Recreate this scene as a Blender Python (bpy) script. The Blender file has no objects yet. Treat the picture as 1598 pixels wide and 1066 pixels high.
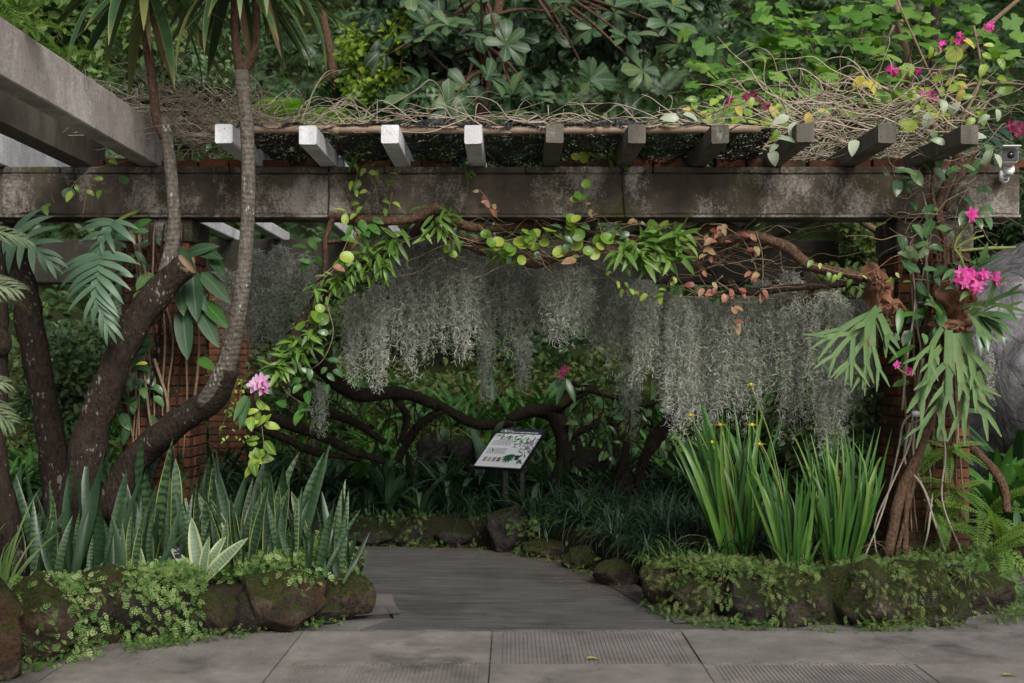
import bpy, bmesh, math, random
import numpy as np
from mathutils import Vector, Matrix, noise as mnoise

random.seed(11)
RG = np.random.default_rng(11)
SC = bpy.context.scene
COL = SC.collection
F = 1760.0          # focal length in pixels of the 1598 px wide photograph
EYE = 1.6

# ------------------------------------------------------------------ camera, sky, sun, exposure
cam_d = bpy.data.cameras.new('camera')
cam = bpy.data.objects.new('camera', cam_d)
COL.objects.link(cam)
cam.location = (0, 0, EYE)
cam.rotation_euler = (math.radians(90), 0, 0)
cam_d.sensor_width = 36
cam_d.lens = 36 * F / 1598
cam_d.shift_y = 42 / 1598
cam_d.clip_start = 0.05
cam_d.clip_end = 500
cam_d.dof.use_dof = True
cam_d.dof.focus_distance = 8.0
cam_d.dof.aperture_fstop = 2.2
SC.camera = cam

SUN_EL, SUN_AZ = 38, 158        # overcast sun high behind the viewer, slightly to the right
world = bpy.data.worlds.new('World')
SC.world = world
world.use_nodes = True
wn = world.node_tree
wn.nodes.clear()
w_out = wn.nodes.new('ShaderNodeOutputWorld')
w_bg = wn.nodes.new('ShaderNodeBackground')
w_sky = wn.nodes.new('ShaderNodeTexSky')
w_sky.sky_type = 'NISHITA'
w_sky.sun_disc = False
w_sky.sun_elevation = math.radians(SUN_EL)
w_sky.sun_rotation = math.radians(SUN_AZ)
w_sky.dust_density = 4.0
w_hs = wn.nodes.new('ShaderNodeHueSaturation')
w_hs.inputs['Saturation'].default_value = 0.38      # cloud cover greys the blue
w_bg.inputs['Strength'].default_value = 0.068
wn.links.new(w_sky.outputs[0], w_hs.inputs['Color'])
wn.links.new(w_hs.outputs[0], w_bg.inputs['Color'])
wn.links.new(w_bg.outputs[0], w_out.inputs['Surface'])

sun_d = bpy.data.lights.new('sun', 'SUN')
sun_d.energy = 1.5
sun_d.angle = math.radians(22)
sun_d.color = (1.0, 0.96, 0.9)
sun = bpy.data.objects.new('sun', sun_d)
COL.objects.link(sun)
el, az = math.radians(SUN_EL), math.radians(SUN_AZ)
to_sun = Vector((math.sin(az) * math.cos(el), math.cos(az) * math.cos(el), math.sin(el)))
sun.rotation_euler = to_sun.to_track_quat('Z', 'Y').to_euler()

SC.view_settings.view_transform = 'Standard'
SC.view_settings.look = 'None'
SC.view_settings.gamma = 1
SC.view_settings.exposure = 1.06
SC.view_settings.use_curve_mapping = False
SC.render.engine = 'CYCLES'
SC.cycles.max_bounces = 6
SC.cycles.diffuse_bounces = 3
SC.cycles.glossy_bounces = 2
SC.cycles.transmission_bounces = 3
SC.cycles.transparent_max_bounces = 4
SC.cycles.use_denoising = True

# ------------------------------------------------------------------ helpers: meshes
def P(px, py, d):
    return np.array([(px - 799) * d / F, d, EYE + (575 - py) * d / F])

def nrm(a):
    a = np.asarray(a, float)
    return a / np.maximum(np.linalg.norm(a, axis=-1, keepdims=True), 1e-9)

def frames(D, U):
    y = nrm(D)
    U = np.broadcast_to(np.asarray(U, float), y.shape)
    x = np.cross(y, U)
    bad = np.linalg.norm(x, axis=-1) < 1e-4
    if bad.any():
        x[bad] = np.cross(y[bad], np.array([0.3, 1, 0.2]))
    x = nrm(x)
    z = np.cross(x, y)
    return np.stack([x, y, z], axis=-1)

class MB:
    """collects vertices, triangles and quads; build() links them as one mesh object"""
    def __init__(s):
        s.V, s.T, s.Q, s.mt, s.mq, s.a = [], [], [], [], [], []
        s.n = 0
    def add(s, V, T=None, Q=None, tint=0.5, lu=None, lv=None, mat=0):
        V = np.asarray(V, float).reshape(-1, 3)
        k = len(V)
        if T is not None and len(T):
            T = np.asarray(T, int); s.T.append(T + s.n); s.mt.append(np.full(len(T), mat))
        if Q is not None and len(Q):
            Q = np.asarray(Q, int); s.Q.append(Q + s.n); s.mq.append(np.full(len(Q), mat))
        A = np.zeros((k, 3)); A[:, 0] = tint
        if lu is not None: A[:, 1] = lu
        if lv is not None: A[:, 2] = lv
        s.a.append(A); s.V.append(V); s.n += k
    def inst(s, tp, pos, R, scale, tint=0.5, mat=0):
        pos = np.atleast_2d(pos); N = len(pos)
        sc = np.asarray(scale, float)
        if sc.ndim == 0: sc = np.full((N, 1, 1), sc)
        elif sc.ndim == 1: sc = sc[:, None, None]
        else: sc = sc[:, None, :]
        V = tp['V'][None] * sc
        V = np.einsum('nij,nvj->nvi', R, V) + pos[:, None, :]
        k = tp['V'].shape[0]
        off = (np.arange(N) * k)[:, None, None]
        T = (tp['T'][None] + off).reshape(-1, 3) if len(tp['T']) else None
        Q = (tp['Q'][None] + off).reshape(-1, 4) if len(tp['Q']) else None
        tint = np.broadcast_to(np.asarray(tint, float), (N,))
        s.add(V.reshape(-1, 3), T, Q, np.repeat(tint, k), np.tile(tp['lu'], N), np.tile(tp['lv'], N), mat)
    def mesh(s, name, mats, origin=(0, 0, 0), smooth=True):
        me = bpy.data.meshes.new(name)
        V = np.concatenate(s.V) - np.asarray(origin, float)
        T = np.concatenate(s.T) if s.T else np.zeros((0, 3), int)
        Q = np.concatenate(s.Q) if s.Q else np.zeros((0, 4), int)
        loops = np.concatenate([T.ravel(), Q.ravel()]).astype(np.int32)
        start = np.concatenate([np.arange(len(T)) * 3, len(T) * 3 + np.arange(len(Q)) * 4]).astype(np.int32)
        me.vertices.add(len(V)); me.vertices.foreach_set('co', V.astype(np.float32).ravel())
        me.loops.add(len(loops)); me.loops.foreach_set('vertex_index', loops)
        me.polygons.add(len(start)); me.polygons.foreach_set('loop_start', start)
        mi = np.concatenate(s.mt + s.mq).astype(np.int32)
        me.polygons.foreach_set('material_index', mi)
        me.polygons.foreach_set('use_smooth', np.full(len(start), bool(smooth)))
        me.update(calc_edges=True)
        A = np.concatenate(s.a).astype(np.float32)
        for i, nm in enumerate(('tint', 'lu', 'lv')):
            at = me.attributes.new(nm, 'FLOAT', 'POINT'); at.data.foreach_set('value', A[:, i].copy())
        for m in (mats if isinstance(mats, (list, tuple)) else [mats]): me.materials.append(m)
        return me

WM = {}
def put(name, me, parent=None, mtx=None):
    o = bpy.data.objects.new(name, me)
    COL.objects.link(o)
    m = Matrix.Identity(4) if mtx is None else mtx
    WM[o.name] = m
    if parent is not None:
        o.parent = parent
        o.matrix_parent_inverse = WM[parent.name].inverted()
    o.matrix_basis = m
    return o

def obj(name, mb, mats, parent=None, origin=None, smooth=True, kind=None):
    if origin is None:
        me = mb.mesh(name, mats, smooth=smooth); o = put(name, me, parent)
    else:
        me = mb.mesh(name, mats, origin, smooth); o = put(name, me, parent, Matrix.Translation(Vector(origin)))
    if kind: o['kind'] = kind
    return o

def tag(o, label=None, cat=None, group=None, kind=None):
    if label: o['label'] = label
    if cat: o['category'] = cat
    if group: o['group'] = group
    if kind: o['kind'] = kind
    return o

def thing(name, label, cat, loc=(0, 0, 0), group=None):
    o = put(name, None, None, Matrix.Translation(Vector([float(c) for c in loc])))
    return tag(o, label, cat, group)

def m4(R, pos, sc):
    M = np.eye(4)
    M[:3, :3] = R * np.asarray(sc, float)[None, :] if np.ndim(sc) else R * sc
    M[:3, 3] = pos
    return Matrix(M.tolist())

def leaf_parts(parent, meshes, pos, D, U, sc, name='leaf'):
    R = frames(np.atleast_2d(D), np.atleast_2d(U))
    for i, p in enumerate(np.atleast_2d(pos)):
        s = sc[i] if np.ndim(sc) else sc
        put(name, meshes[random.randrange(len(meshes))], parent, m4(R[i], p, s))

# ------------------------------------------------------------------ helpers: shapes
def prof(kind, t):
    if kind == 'lance': w = t ** .6 * (1 - t) ** .9; w = w / w.max()
    elif kind == 'ovate': w = t ** .45 * (1 - t) ** .75; w = w / w.max()
    elif kind == 'obov': w = t ** 1.1 * (1 - t) ** .42; w = w / w.max()
    elif kind == 'round': w = np.sqrt(np.maximum(t * (1 - t), 0)) * 2
    elif kind == 'strap': w = np.minimum(1, .55 + 2 * t) * (1 - t ** 3.2)
    elif kind == 'sword': w = np.minimum(1, .5 + 1.6 * t) * (1 - t ** 4)
    elif kind == 'iris': w = (.75 + .6 * t * (1 - t)) * (1 - t ** 3.5)
    elif kind == 'snake': w = np.minimum(1, .55 + 1.1 * t) * (1 - t ** 5) ** .8
    elif kind == 'grass': w = (1 - t) ** .6
    return np.maximum(w, .03)

def blade(n=6, W=.1, kind='lance', droop=0., fold=.25, wave=0., cross=True, droop_pow=1., twist=0., cup=0.):
    t = np.linspace(0, 1, n + 1)
    th = droop * t ** droop_pow
    st = 1. / n
    y = np.concatenate([[0], np.cumsum(np.cos(th[:-1]) * st)])
    z = -np.concatenate([[0], np.cumsum(np.sin(th[:-1]) * st)])
    hw = prof(kind, np.clip(t, .0, 1)) * W / 2
    c = np.stack([np.zeros_like(t), y, z], 1)
    nor = np.stack([np.zeros_like(t), np.sin(th), np.cos(th)], 1)
    ang = twist * t + wave * np.sin(t * 9)
    side = np.stack([np.cos(ang), np.zeros_like(t), np.sin(ang)], 1)
    L = c - side * hw[:, None] + nor * (hw * fold)[:, None]
    Rr = c + side * hw[:, None] + nor * (hw * fold)[:, None]
    if cross:
        V = np.stack([L, c, Rr], 1).reshape(-1, 3)
        lu = np.tile([-1., 0, 1], n + 1); lv = np.repeat(t, 3)
        i = np.arange(n)[:, None] * 3
        Q = np.concatenate([i + np.array([0, 1, 4, 3]), i + np.array([1, 2, 5, 4])])
    else:
        V = np.stack([L, Rr], 1).reshape(-1, 3)
        lu = np.tile([-1., 1], n + 1); lv = np.repeat(t, 2)
        i = np.arange(n)[:, None] * 2
        Q = i + np.array([0, 1, 3, 2])
    return dict(V=V, T=np.zeros((0, 3), int), Q=Q, lu=lu, lv=lv)

def combine(items):
    Vs, Ts, Qs, us, vs = [], [], [], [], []
    n = 0
    for tp, R, p, s in items:
        Vs.append((tp['V'] * s) @ R.T + p); Ts.append(tp['T'] + n); Qs.append(tp['Q'] + n)
        us.append(tp['lu']); vs.append(tp['lv']); n += len(tp['V'])
    return dict(V=np.concatenate(Vs), T=np.concatenate(Ts), Q=np.concatenate(Qs), lu=np.concatenate(us), lv=np.concatenate(vs))

def frond(pairs=22, W=.32, pw=.05, droop=.9, pdroop=.5, kind='lance', ang=1.2, n=3, stalk=.12, shape=.8, lift=.15, pk='lance'):
    """a pinnate leaf of length 1 along +Y"""
    items = []
    t = np.linspace(0, 1, 40); th = droop * t ** 1.3
    y = np.concatenate([[0], np.cumsum(np.cos(th[:-1])) / 39]); z = -np.concatenate([[0], np.cumsum(np.sin(th[:-1])) / 39])
    rw = .010 * (1 - .8 * t)
    V = np.concatenate([np.stack([-rw, y, z], 1), np.stack([rw, y, z], 1)])[np.arange(80).reshape(2, 40).T.ravel()]
    i = np.arange(39)[:, None] * 2
    items.append((dict(V=V, T=np.zeros((0, 3), int), Q=i + np.array([0, 1, 3, 2]), lu=np.zeros(80), lv=np.repeat(t, 2)), np.eye(3), np.zeros(3), 1.))
    bl = blade(n, pw, pk, pdroop, .2, cross=False)
    for k in range(pairs):
        u = stalk + (1 - stalk) * (k + .3) / pairs
        s = (min(1, .45 + 2.2 * (u - stalk)) * (1 - u ** 2.2) ** shape + .06) * W
        yy = np.interp(u, t, y); zz = np.interp(u, t, z); th_ = np.interp(u, t, th)
        tang = np.array([0, math.cos(th_), -math.sin(th_)]); up = np.array([0, math.sin(th_), math.cos(th_)])
        for sg in (-1, 1):
            a = ang * (1 - .35 * u) + random.uniform(-.06, .06)
            D = tang * math.cos(a) + np.array([sg, 0, 0]) * math.sin(a) + up * (lift + random.uniform(-.05, .05))
            b = dict(bl); b['V'] = bl['V'] * np.array([max(1, .6 / max(s / W, .25)) if s < .5 * W else 1, 1, 1])
            items.append((b, frames(D[None], up[None])[0], np.array([0, yy, zz]), s))
    return combine(items)

def lobed():
    pts = []
    for k in range(26):
        a = -2.75 + 5.5 * k / 25
        r = .42 + .16 * abs(math.cos(a * 2.5)) ** 1.5 + (.06 if k % 2 else 0) + .12 * math.cos(a / 2) 
        pts.append((r * math.sin(a), .34 + r * math.cos(a) * .95, -.16 * r * r + .03 * math.sin(5 * a)))
    V = np.array([(0, .3, .0)] + pts)
    T = np.array([(0, k + 1, k + 2)[::-1] for k in range(25)])
    lu = np.array([0.] + [1.] * 26)
    return dict(V=V, T=T, Q=np.zeros((0, 4), int), lu=lu, lv=np.concatenate([[.3], np.full(26, .6)]))

def disc_leaf():
    n = 14
    a = np.linspace(0, 2 * math.pi, n, endpoint=False)
    V = [(0, .5, -.04)]
    for rr, zz in ((.28, -.03), (.5, .03)):
        V += [(rr * math.sin(t), .5 - rr * 1.06 * math.cos(t), zz + .02 * math.sin(2 * t)) for t in a]
    T = [(0, 1 + i, 1 + (i + 1) % n) for i in range(n)]
    Q = [(1 + i, 1 + n + i, 1 + n + (i + 1) % n, 1 + (i + 1) % n) for i in range(n)]
    lu = np.array([0] + [.5] * n + [1] * n)
    return dict(V=np.array(V), T=np.array(T), Q=np.array(Q), lu=lu, lv=np.full(2 * n + 1, .5))

def smooth_path(pts, sub=5):
    p = np.asarray(pts, float)
    if len(p) < 3: return np.linspace(p[0], p[-1], sub + 1)
    q = np.vstack([2 * p[0] - p[1], p, 2 * p[-1] - p[-2]])
    out = []
    for i in range(1, len(q) - 2):
        for k in range(sub):
            t = k / sub
            out.append(.5 * ((2 * q[i]) + (-q[i - 1] + q[i + 1]) * t + (2 * q[i - 1] - 5 * q[i] + 4 * q[i + 1] - q[i + 2]) * t * t
                             + (-q[i - 1] + 3 * q[i] - 3 * q[i + 1] + q[i + 2]) * t ** 3))
    out.append(p[-1])
    return np.array(out)

def tube(mb, pts, rad, sides=7, sub=5, rough=0., tint=.5, mat=0, cap=True):
    p = smooth_path(pts, sub) if sub else np.asarray(pts, float)
    n = len(p)
    rad = np.interp(np.linspace(0, 1, n), np.linspace(0, 1, len(np.atleast_1d(rad))), np.atleast_1d(rad)) if np.ndim(rad) else np.full(n, rad)
    tg = nrm(np.gradient(p, axis=0))
    ref = np.array([.31, .21, .93]) if abs(tg[0][2]) < .8 else np.array([.9, .4, .1])
    x = nrm(np.cross(tg, ref)); 
    y = np.cross(tg, x)
    a = np.linspace(0, 2 * math.pi, sides, endpoint=False)
    r = rad[:, None] * np.ones((1, sides))
    if rough:
        sl = np.convolve(RG.standard_normal(n + 8), np.hanning(9) / 2, 'valid')[:n]
        lump = np.array([[mnoise.noise(Vector((q * 7).tolist()) + Vector((math.cos(j) * 1.2, math.sin(j) * 1.2, 0))) for j in a] for q in p])
        r = r * (1 + rough * RG.standard_normal((n, sides)) * .45 + rough * 1.3 * sl[:, None] + min(.32, rough * 4.5) * lump)
    V = p[:, None] + x[:, None] * (np.cos(a)[None, :, None] * r[..., None]) + y[:, None] * (np.sin(a)[None, :, None] * r[..., None])
    V = V.reshape(-1, 3)
    i = np.arange(n - 1)[:, None, None] * sides; j = np.arange(sides)[None, :, None]
    q = np.concatenate([i + j, i + (j + 1) % sides, i + sides + (j + 1) % sides, i + sides + j], -1).reshape(-1, 4)
    T = None
    if cap:
        V = np.vstack([V, p[0], p[-1]]); k = n * sides
        T = [(k, (jj + 1) % sides, jj) for jj in range(sides)] + [(k + 1, k - sides + jj, k - sides + (jj + 1) % sides) for jj in range(sides)]
    mb.add(V, T, q, tint, lv=np.concatenate([np.repeat(np.linspace(0, 1, n), sides), [0, 1]]) if cap else np.repeat(np.linspace(0, 1, n), sides), mat=mat)
    return p

def ribbon(mb, pts, w, normal, sub=4, tint=.5, fold=.15):
    p = smooth_path(pts, sub); n = len(p)
    w = np.interp(np.linspace(0, 1, n), np.linspace(0, 1, len(w)), w)
    tg = nrm(np.gradient(p, axis=0)); s = nrm(np.cross(tg, np.broadcast_to(normal, p.shape))); nn = np.cross(s, tg)
    V = np.stack([p - s * w[:, None] / 2 + nn * w[:, None] * fold, p, p + s * w[:, None] / 2 + nn * w[:, None] * fold], 1).reshape(-1, 3)
    i = np.arange(n - 1)[:, None] * 3
    mb.add(V, None, np.concatenate([i + np.array([0, 1, 4, 3]), i + np.array([1, 2, 5, 4])]), tint, np.tile([-1., 0, 1], n), np.repeat(np.linspace(0, 1, n), 3))

def box(mb, lo, hi, tint=.5, mat=0, bev=0., jit=0.):
    lo = np.asarray(lo, float); hi = np.asarray(hi, float)
    if not bev:
        V = np.array([[(lo, hi)[(k >> a) & 1][a] for a in range(3)] for k in range(8)])
        if jit: V = V + RG.uniform(-jit, jit, V.shape)
        mb.add(V, None, [(0, 2, 3, 1), (4, 5, 7, 6), (0, 1, 5, 4), (2, 6, 7, 3), (0, 4, 6, 2), (1, 3, 7, 5)], tint, mat=mat)
        return
    bm = bmesh.new()
    vs = [bm.verts.new([(lo, hi)[(k >> a) & 1][a] for a in range(3)]) for k in range(8)]
    for f in [(0, 2, 3, 1), (4, 5, 7, 6), (0, 1, 5, 4), (2, 6, 7, 3), (0, 4, 6, 2), (1, 3, 7, 5)]: bm.faces.new([vs[i] for i in f])
    bmesh.ops.bevel(bm, geom=bm.edges[:], offset=bev, segments=1, affect='EDGES')
    bm.verts.index_update()
    V = np.array([v.co[:] for v in bm.verts])
    if jit: V = V + RG.uniform(-jit, jit, V.shape)
    T, Q = [], []
    for f in bm.faces:
        ix = [v.index for v in f.verts]
        if len(ix) == 3: T.append(ix)
        elif len(ix) == 4: Q.append(ix)
        else:
            T += [(ix[0], ix[i], ix[i + 1]) for i in range(1, len(ix) - 1)]
    bm.free()
    mb.add(V, T, Q, tint, mat=mat)

def icos(sub):
    bm = bmesh.new(); bmesh.ops.create_icosphere(bm, subdivisions=sub, radius=1)
    bm.verts.index_update()
    V = np.array([v.co[:] for v in bm.verts]); T = np.array([[v.index for v in f.verts] for f in bm.faces]); bm.free()
    return V, T
ICO4 = icos(4); ICO3 = icos(3); ICO2 = icos(2)

def rnd_dir(n, up=0., fwd=0.):
    d = RG.standard_normal((n, 3)); d = nrm(d); d[:, 2] += up; d[:, 1] -= fwd
    return nrm(d)

# ------------------------------------------------------------------ materials
class NB:
    def __init__(s, name):
        s.m = bpy.data.materials.new(name); s.m.use_nodes = True
        s.t = s.m.node_tree; s.t.nodes.clear()
        s.out = s.t.nodes.new('ShaderNodeOutputMaterial')
    def n(s, typ, inp=None, **props):
        x = s.t.nodes.new('ShaderNode' + typ)
        for k, v in props.items(): setattr(x, k, v)
        for k, v in (inp or {}).items():
            if isinstance(v, bpy.types.NodeSocket): s.t.links.new(v, x.inputs[k])
            else: x.inputs[k].default_value = v
        return x
    def math(s, op, a, b=0., clamp=False):
        return s.n('Math', {0: a, 1: b}, operation=op, use_clamp=clamp).outputs[0]
    def attr(s, name): return s.n('Attribute', attribute_name=name).outputs['Fac']
    def ramp(s, fac, stops):
        r = s.n('ValToRGB', {0: fac}); e = r.color_ramp.elements
        for i, (p, c) in enumerate(stops):
            x = e[i] if i < 2 else e.new(p)
            x.position = p; x.color = (*c, 1) if len(c) == 3 else c
        return r.outputs[0]
    def grad(s, fac, cols):
        k = len(cols); return s.ramp(fac, [(i / max(k - 1, 1), c) for i, c in enumerate(cols)])
    def mix(s, fac, a, b, typ='MIX'):
        x = s.n('Mix', data_type='RGBA', blend_type=typ)
        for i, v in ((0, fac), (6, a), (7, b)):
            if isinstance(v, bpy.types.NodeSocket): s.t.links.new(v, x.inputs[i])
            else: x.inputs[i].default_value = v if i == 0 else ((*v, 1) if len(v) == 3 else v)
        return x.outputs[2]
    def noise(s, scale, detail=3, rough=.55, vec=None, dist=0.):
        i = {'Scale': scale, 'Detail': detail, 'Roughness': rough, 'Distortion': dist}
        if vec is not None: i['Vector'] = vec
        return s.n('TexNoise', i).outputs[0]
    def coord(s, scale=None, which='Object'):
        c = s.n('TexCoord').outputs[which]
        if scale: c = s.n('Mapping', {'Vector': c, 'Scale': scale}).outputs[0]
        return c
    def pos(s, scale=None):
        c = s.n('NewGeometry').outputs['Position']
        if scale: c = s.n('Mapping', {'Vector': c, 'Scale': scale}).outputs[0]
        return c
    def done(s, col, rough=.8, spec=.3, bump=None, bs=.3, bd=.02, trans=0., metal=0., tcol=None, emit=None):
        p = s.n('BsdfPrincipled', {'Base Color': col if isinstance(col, bpy.types.NodeSocket) else (*col, 1), 'Roughness': rough,
                                   'Specular IOR Level': spec, 'Metallic': metal})
        if bump is not None:
            b = s.n('Bump', {'Height': bump, 'Strength': bs, 'Distance': bd})
            s.t.links.new(b.outputs[0], p.inputs['Normal'])
        o = p.outputs[0]
        if trans:
            t = s.n('BsdfTranslucent', {'Color': tcol if tcol is not None else col})
            o = s.n('MixShader', {0: trans, 1: o, 2: t.outputs[0]}).outputs[0]
        s.t.links.new(o, s.out.inputs[0])
        return s.m

def lerp(f, a, b): return tuple(x + (y - x) * f for x, y in zip(a, b))

def leaf_mat(name, cols, rough=.45, trans=.22, spec=.35, edge=None, edge_at=.72, bands=None, vein=None, rnd=.8, tip=None, blotch=None):
    b = NB(name)
    r = b.n('ObjectInfo').outputs['Random']
    fac = b.math('ADD', b.attr('tint'), b.math('MULTIPLY', b.math('SUBTRACT', r, .5), rnd), True)
    col = b.grad(fac, cols)
    if bands:
        v = b.math('MULTIPLY', b.attr('lv'), 105.)
        v = b.math('ADD', v, b.math('MULTIPLY', b.noise(22., 2, .6, b.pos()), 9.))
        w = b.math('MULTIPLY', b.math('ADD', b.math('SINE', v), .5), .8, True)
        col = b.mix(w, col, bands)
    au = b.math('ABSOLUTE', b.attr('lu'))
    if vein:
        col = b.mix(b.math('MULTIPLY', b.math('LESS_THAN', au, .10), .7), col, vein)
    if edge:
        col = b.mix(b.math('GREATER_THAN', au, edge_at), col, edge)
    if tip:
        col = b.mix(b.math('MULTIPLY', b.math('SUBTRACT', b.attr('lv'), .8), 4., True), col, tip)
    n = b.noise(9., 2, .6, b.pos())
    if blotch:
        col = b.mix(b.math('MULTIPLY', b.math('SUBTRACT', n, .56), 6., True), col, blotch)
    col = b.mix(.5, col, b.grad(n, [(.45, .45, .45), (1.5, 1.5, 1.5)]), 'MULTIPLY')
    tc = b.mix(1., col, (1.3, 1.35, .5) if 'span' not in name else (1., 1., .95), 'MULTIPLY')
    return b.done(col, rough, spec, trans=trans, tcol=tc)

def bark_mat(name, c1, c2, lichen=None, sc=1., lich=.62, moss=None):
    b = NB(name)
    c = b.pos((9 * sc, 9 * sc, 5 * sc))
    n = b.noise(4., 6, .65, c)
    col = b.grad(b.math('MULTIPLY', b.math('SUBTRACT', n, .28), 2.2, True), [c1, c2])
    f = b.noise(18., 4, .6, b.pos((2.5 * sc, 2.5 * sc, 1.2 * sc)))
    col = b.mix(.8, col, b.grad(f, [(.5, .5, .5), (1.35, 1.35, 1.35)]), 'MULTIPLY')
    if lichen:
        l = b.math('ADD', b.n('TexVoronoi', {'Vector': b.pos((1, 1, .5)), 'Scale': 34., 'Randomness': 1.}).outputs[0], b.math('MULTIPLY', b.math('SUBTRACT', b.noise(60., 3, .7, b.pos((1, 1, .5))), .5), 1.1))
        l2 = b.noise(5., 4, .6, b.pos())
        m = b.math('MULTIPLY', b.math('LESS_THAN', l, b.math('MULTIPLY', b.math('SUBTRACT', l2, .46), 1.7)), .8)
        col = b.mix(m, col, lichen)
    if moss:
        col = b.mix(b.math('MULTIPLY', b.math('SUBTRACT', b.noise(3.1, 4, .6, b.pos()), lich), 9., True), col, moss)
    w = b.n('TexWave', {'Vector': b.pos(), 'Scale': 9., 'Distortion': 5., 'Detail': 3.}, bands_direction='Z').outputs['Fac']
    return b.done(col, .9, .15, b.math('ADD', n, b.math('MULTIPLY', f, .5)) if 'grey' not in name else b.math('ADD', n, b.math('MULTIPLY', w, .12)), .9, .03)

def stone_mat(name, cols, moss=(.09, .11, .015), mossy=.5, orange=None):
    b = NB(name)
    p = b.pos()
    n = b.noise(7., 8, .68, p); n2 = b.noise(2.3, 4, .6, p)
    col = b.grad(b.math('MULTIPLY', b.math('SUBTRACT', n, .3), 2.4, True), cols)
    if orange: col = b.mix(b.math('MULTIPLY', b.math('SUBTRACT', n2, .5), 5., True), col, orange)
    nz = b.n('SeparateXYZ', {0: b.n('NewGeometry').outputs['Normal']}).outputs[2]
    m = b.math('ADD', b.math('MULTIPLY', nz, .45), b.math('SUBTRACT', b.noise(4.1, 5, .7, p), 1.02 - mossy))
    mf = b.math('MULTIPLY', m, 6., True)
    mc = b.mix(b.math('MULTIPLY', b.math('SUBTRACT', b.noise(34., 4, .7, p), .35), 3., True), lerp(.75, moss, (.012, .018, .004)), moss)
    col = b.mix(mf, col, mc)
    gr = b.noise(48., 5, .75, p)
    col = b.mix(.75, col, b.grad(b.math('MULTIPLY', b.math('SUBTRACT', gr, .3), 2.5, True), [(.25, .25, .25), (1.6, 1.6, 1.6)]), 'MULTIPLY')
    return b.done(col, .92, .2, b.math('ADD', n, b.math('MULTIPLY', gr, .4)), 1., .09)

def concrete_mat(name, dark, mid, pale, pale_at=.6, streak=1., moss=None):
    b = NB(name)
    p = b.pos()
    n = b.noise(2.6, 7, .66, p)
    col = b.grad(b.math('MULTIPLY', b.math('SUBTRACT', n, .3), 2.3, True), [dark, mid])
    st = b.noise(1., 5, .7, b.pos((7., 3., .7)))
    col = b.mix(b.math('MULTIPLY', b.math('SUBTRACT', st, .47), 4.5 * streak, True), col, lerp(.72, mid, (.01, .01, .008)))
    pl = b.noise(1.7, 6, .72, b.pos((1.5, 1.5, .9)))
    fine = b.noise(55., 3, .7, p)
    pm = b.math('MULTIPLY', b.math('SUBTRACT', b.math('ADD', pl, b.math('MULTIPLY', b.math('SUBTRACT', fine, .5), .35)), pale_at), 6., True)
    col = b.mix(b.math('MULTIPLY', pm, .8), col, pale)
    sp = b.math('MULTIPLY', b.math('SUBTRACT', b.noise(26., 5, .75, p), .58), 7., True)
    col = b.mix(b.math('MULTIPLY', sp, .75), col, (.012, .012, .009))
    if moss: col = b.mix(b.math('MULTIPLY', b.math('SUBTRACT', b.noise(2.1, 5, .7, p), .56), 8., True), col, moss)
    return b.done(col, .9, .2, b.math('ADD', n, b.math('MULTIPLY', fine, .3)), .5, .02)

def plain_mat(name, c, rough=.6, spec=.3, var=.3, sc=12., metal=0.):
    b = NB(name)
    n = b.noise(sc, 4, .6, b.pos())
    col = b.mix(var, c, b.grad(n, [(.0, .0, .0), tuple(min(1, x * 2) for x in c)]))
    return b.done(col, rough, spec, n, .15, .01, metal=metal)

def brick_mat():
    b = NB('brick')
    r = b.n('ObjectInfo').outputs['Random']
    p = b.pos()
    col = b.grad(r, [(.085, .032, .02), (.145, .055, .03), (.19, .075, .04), (.11, .046, .028), (.065, .036, .026)])
    n = b.noise(16., 6, .7, p)
    col = b.mix(.7, col, b.grad(n, [(.25, .25, .25), (1.5, 1.45, 1.4)]), 'MULTIPLY')
    d = b.math('MULTIPLY', b.math('SUBTRACT', b.noise(2.6, 5, .7, p), .44), 5., True)
    col = b.mix(b.math('MULTIPLY', d, .85), col, (.030, .030, .018))
    return b.done(col, .92, .15, n, .8, .02)

def slab_mat(name, base):
    b = NB(name)
    p = b.pos()
    r = b.n('ObjectInfo').outputs['Random']
    n = b.noise(3., 7, .7, p); f = b.noise(60., 3, .7, p)
    col = b.grad(b.math('MULTIPLY', b.math('SUBTRACT', n, .3), 2.4, True), [lerp(.42, base, (.02, .02, .02)), base, lerp(.25, base, (.4, .37, .35))])
    col = b.mix(.5, col, b.grad(f, [(.5, .5, .5), (1.45, 1.45, 1.45)]), 'MULTIPLY')
    col = b.mix(.35, col, b.grad(r, [(.65, .65, .68), (1.25, 1.2, 1.16)]), 'MULTIPLY')
    st = b.math('MULTIPLY', b.math('SUBTRACT', b.noise(1.1, 5, .7, p), .55), 6., True)
    col = b.mix(b.math('MULTIPLY', st, .8), col, (.030, .028, .025))
    gr = b.math('MULTIPLY', b.math('SUBTRACT', b.noise(8., 6, .75, p), .56), 6., True)
    col = b.mix(b.math('MULTIPLY', gr, .55), col, (.05, .052, .036))
    wh = b.math('MULTIPLY', b.math('SUBTRACT', b.noise(5.3, 7, .8, b.pos((.6, 2.5, 1))), .60), 8., True)
    col = b.mix(b.math('MULTIPLY', wh, .45), col, (.33, .30, .28))
    ro = b.math('SUBTRACT', .72, b.math('MULTIPLY', st, .3))
    return b.done(col, ro, .4, b.math('ADD', f, n), .35, .01)

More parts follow.
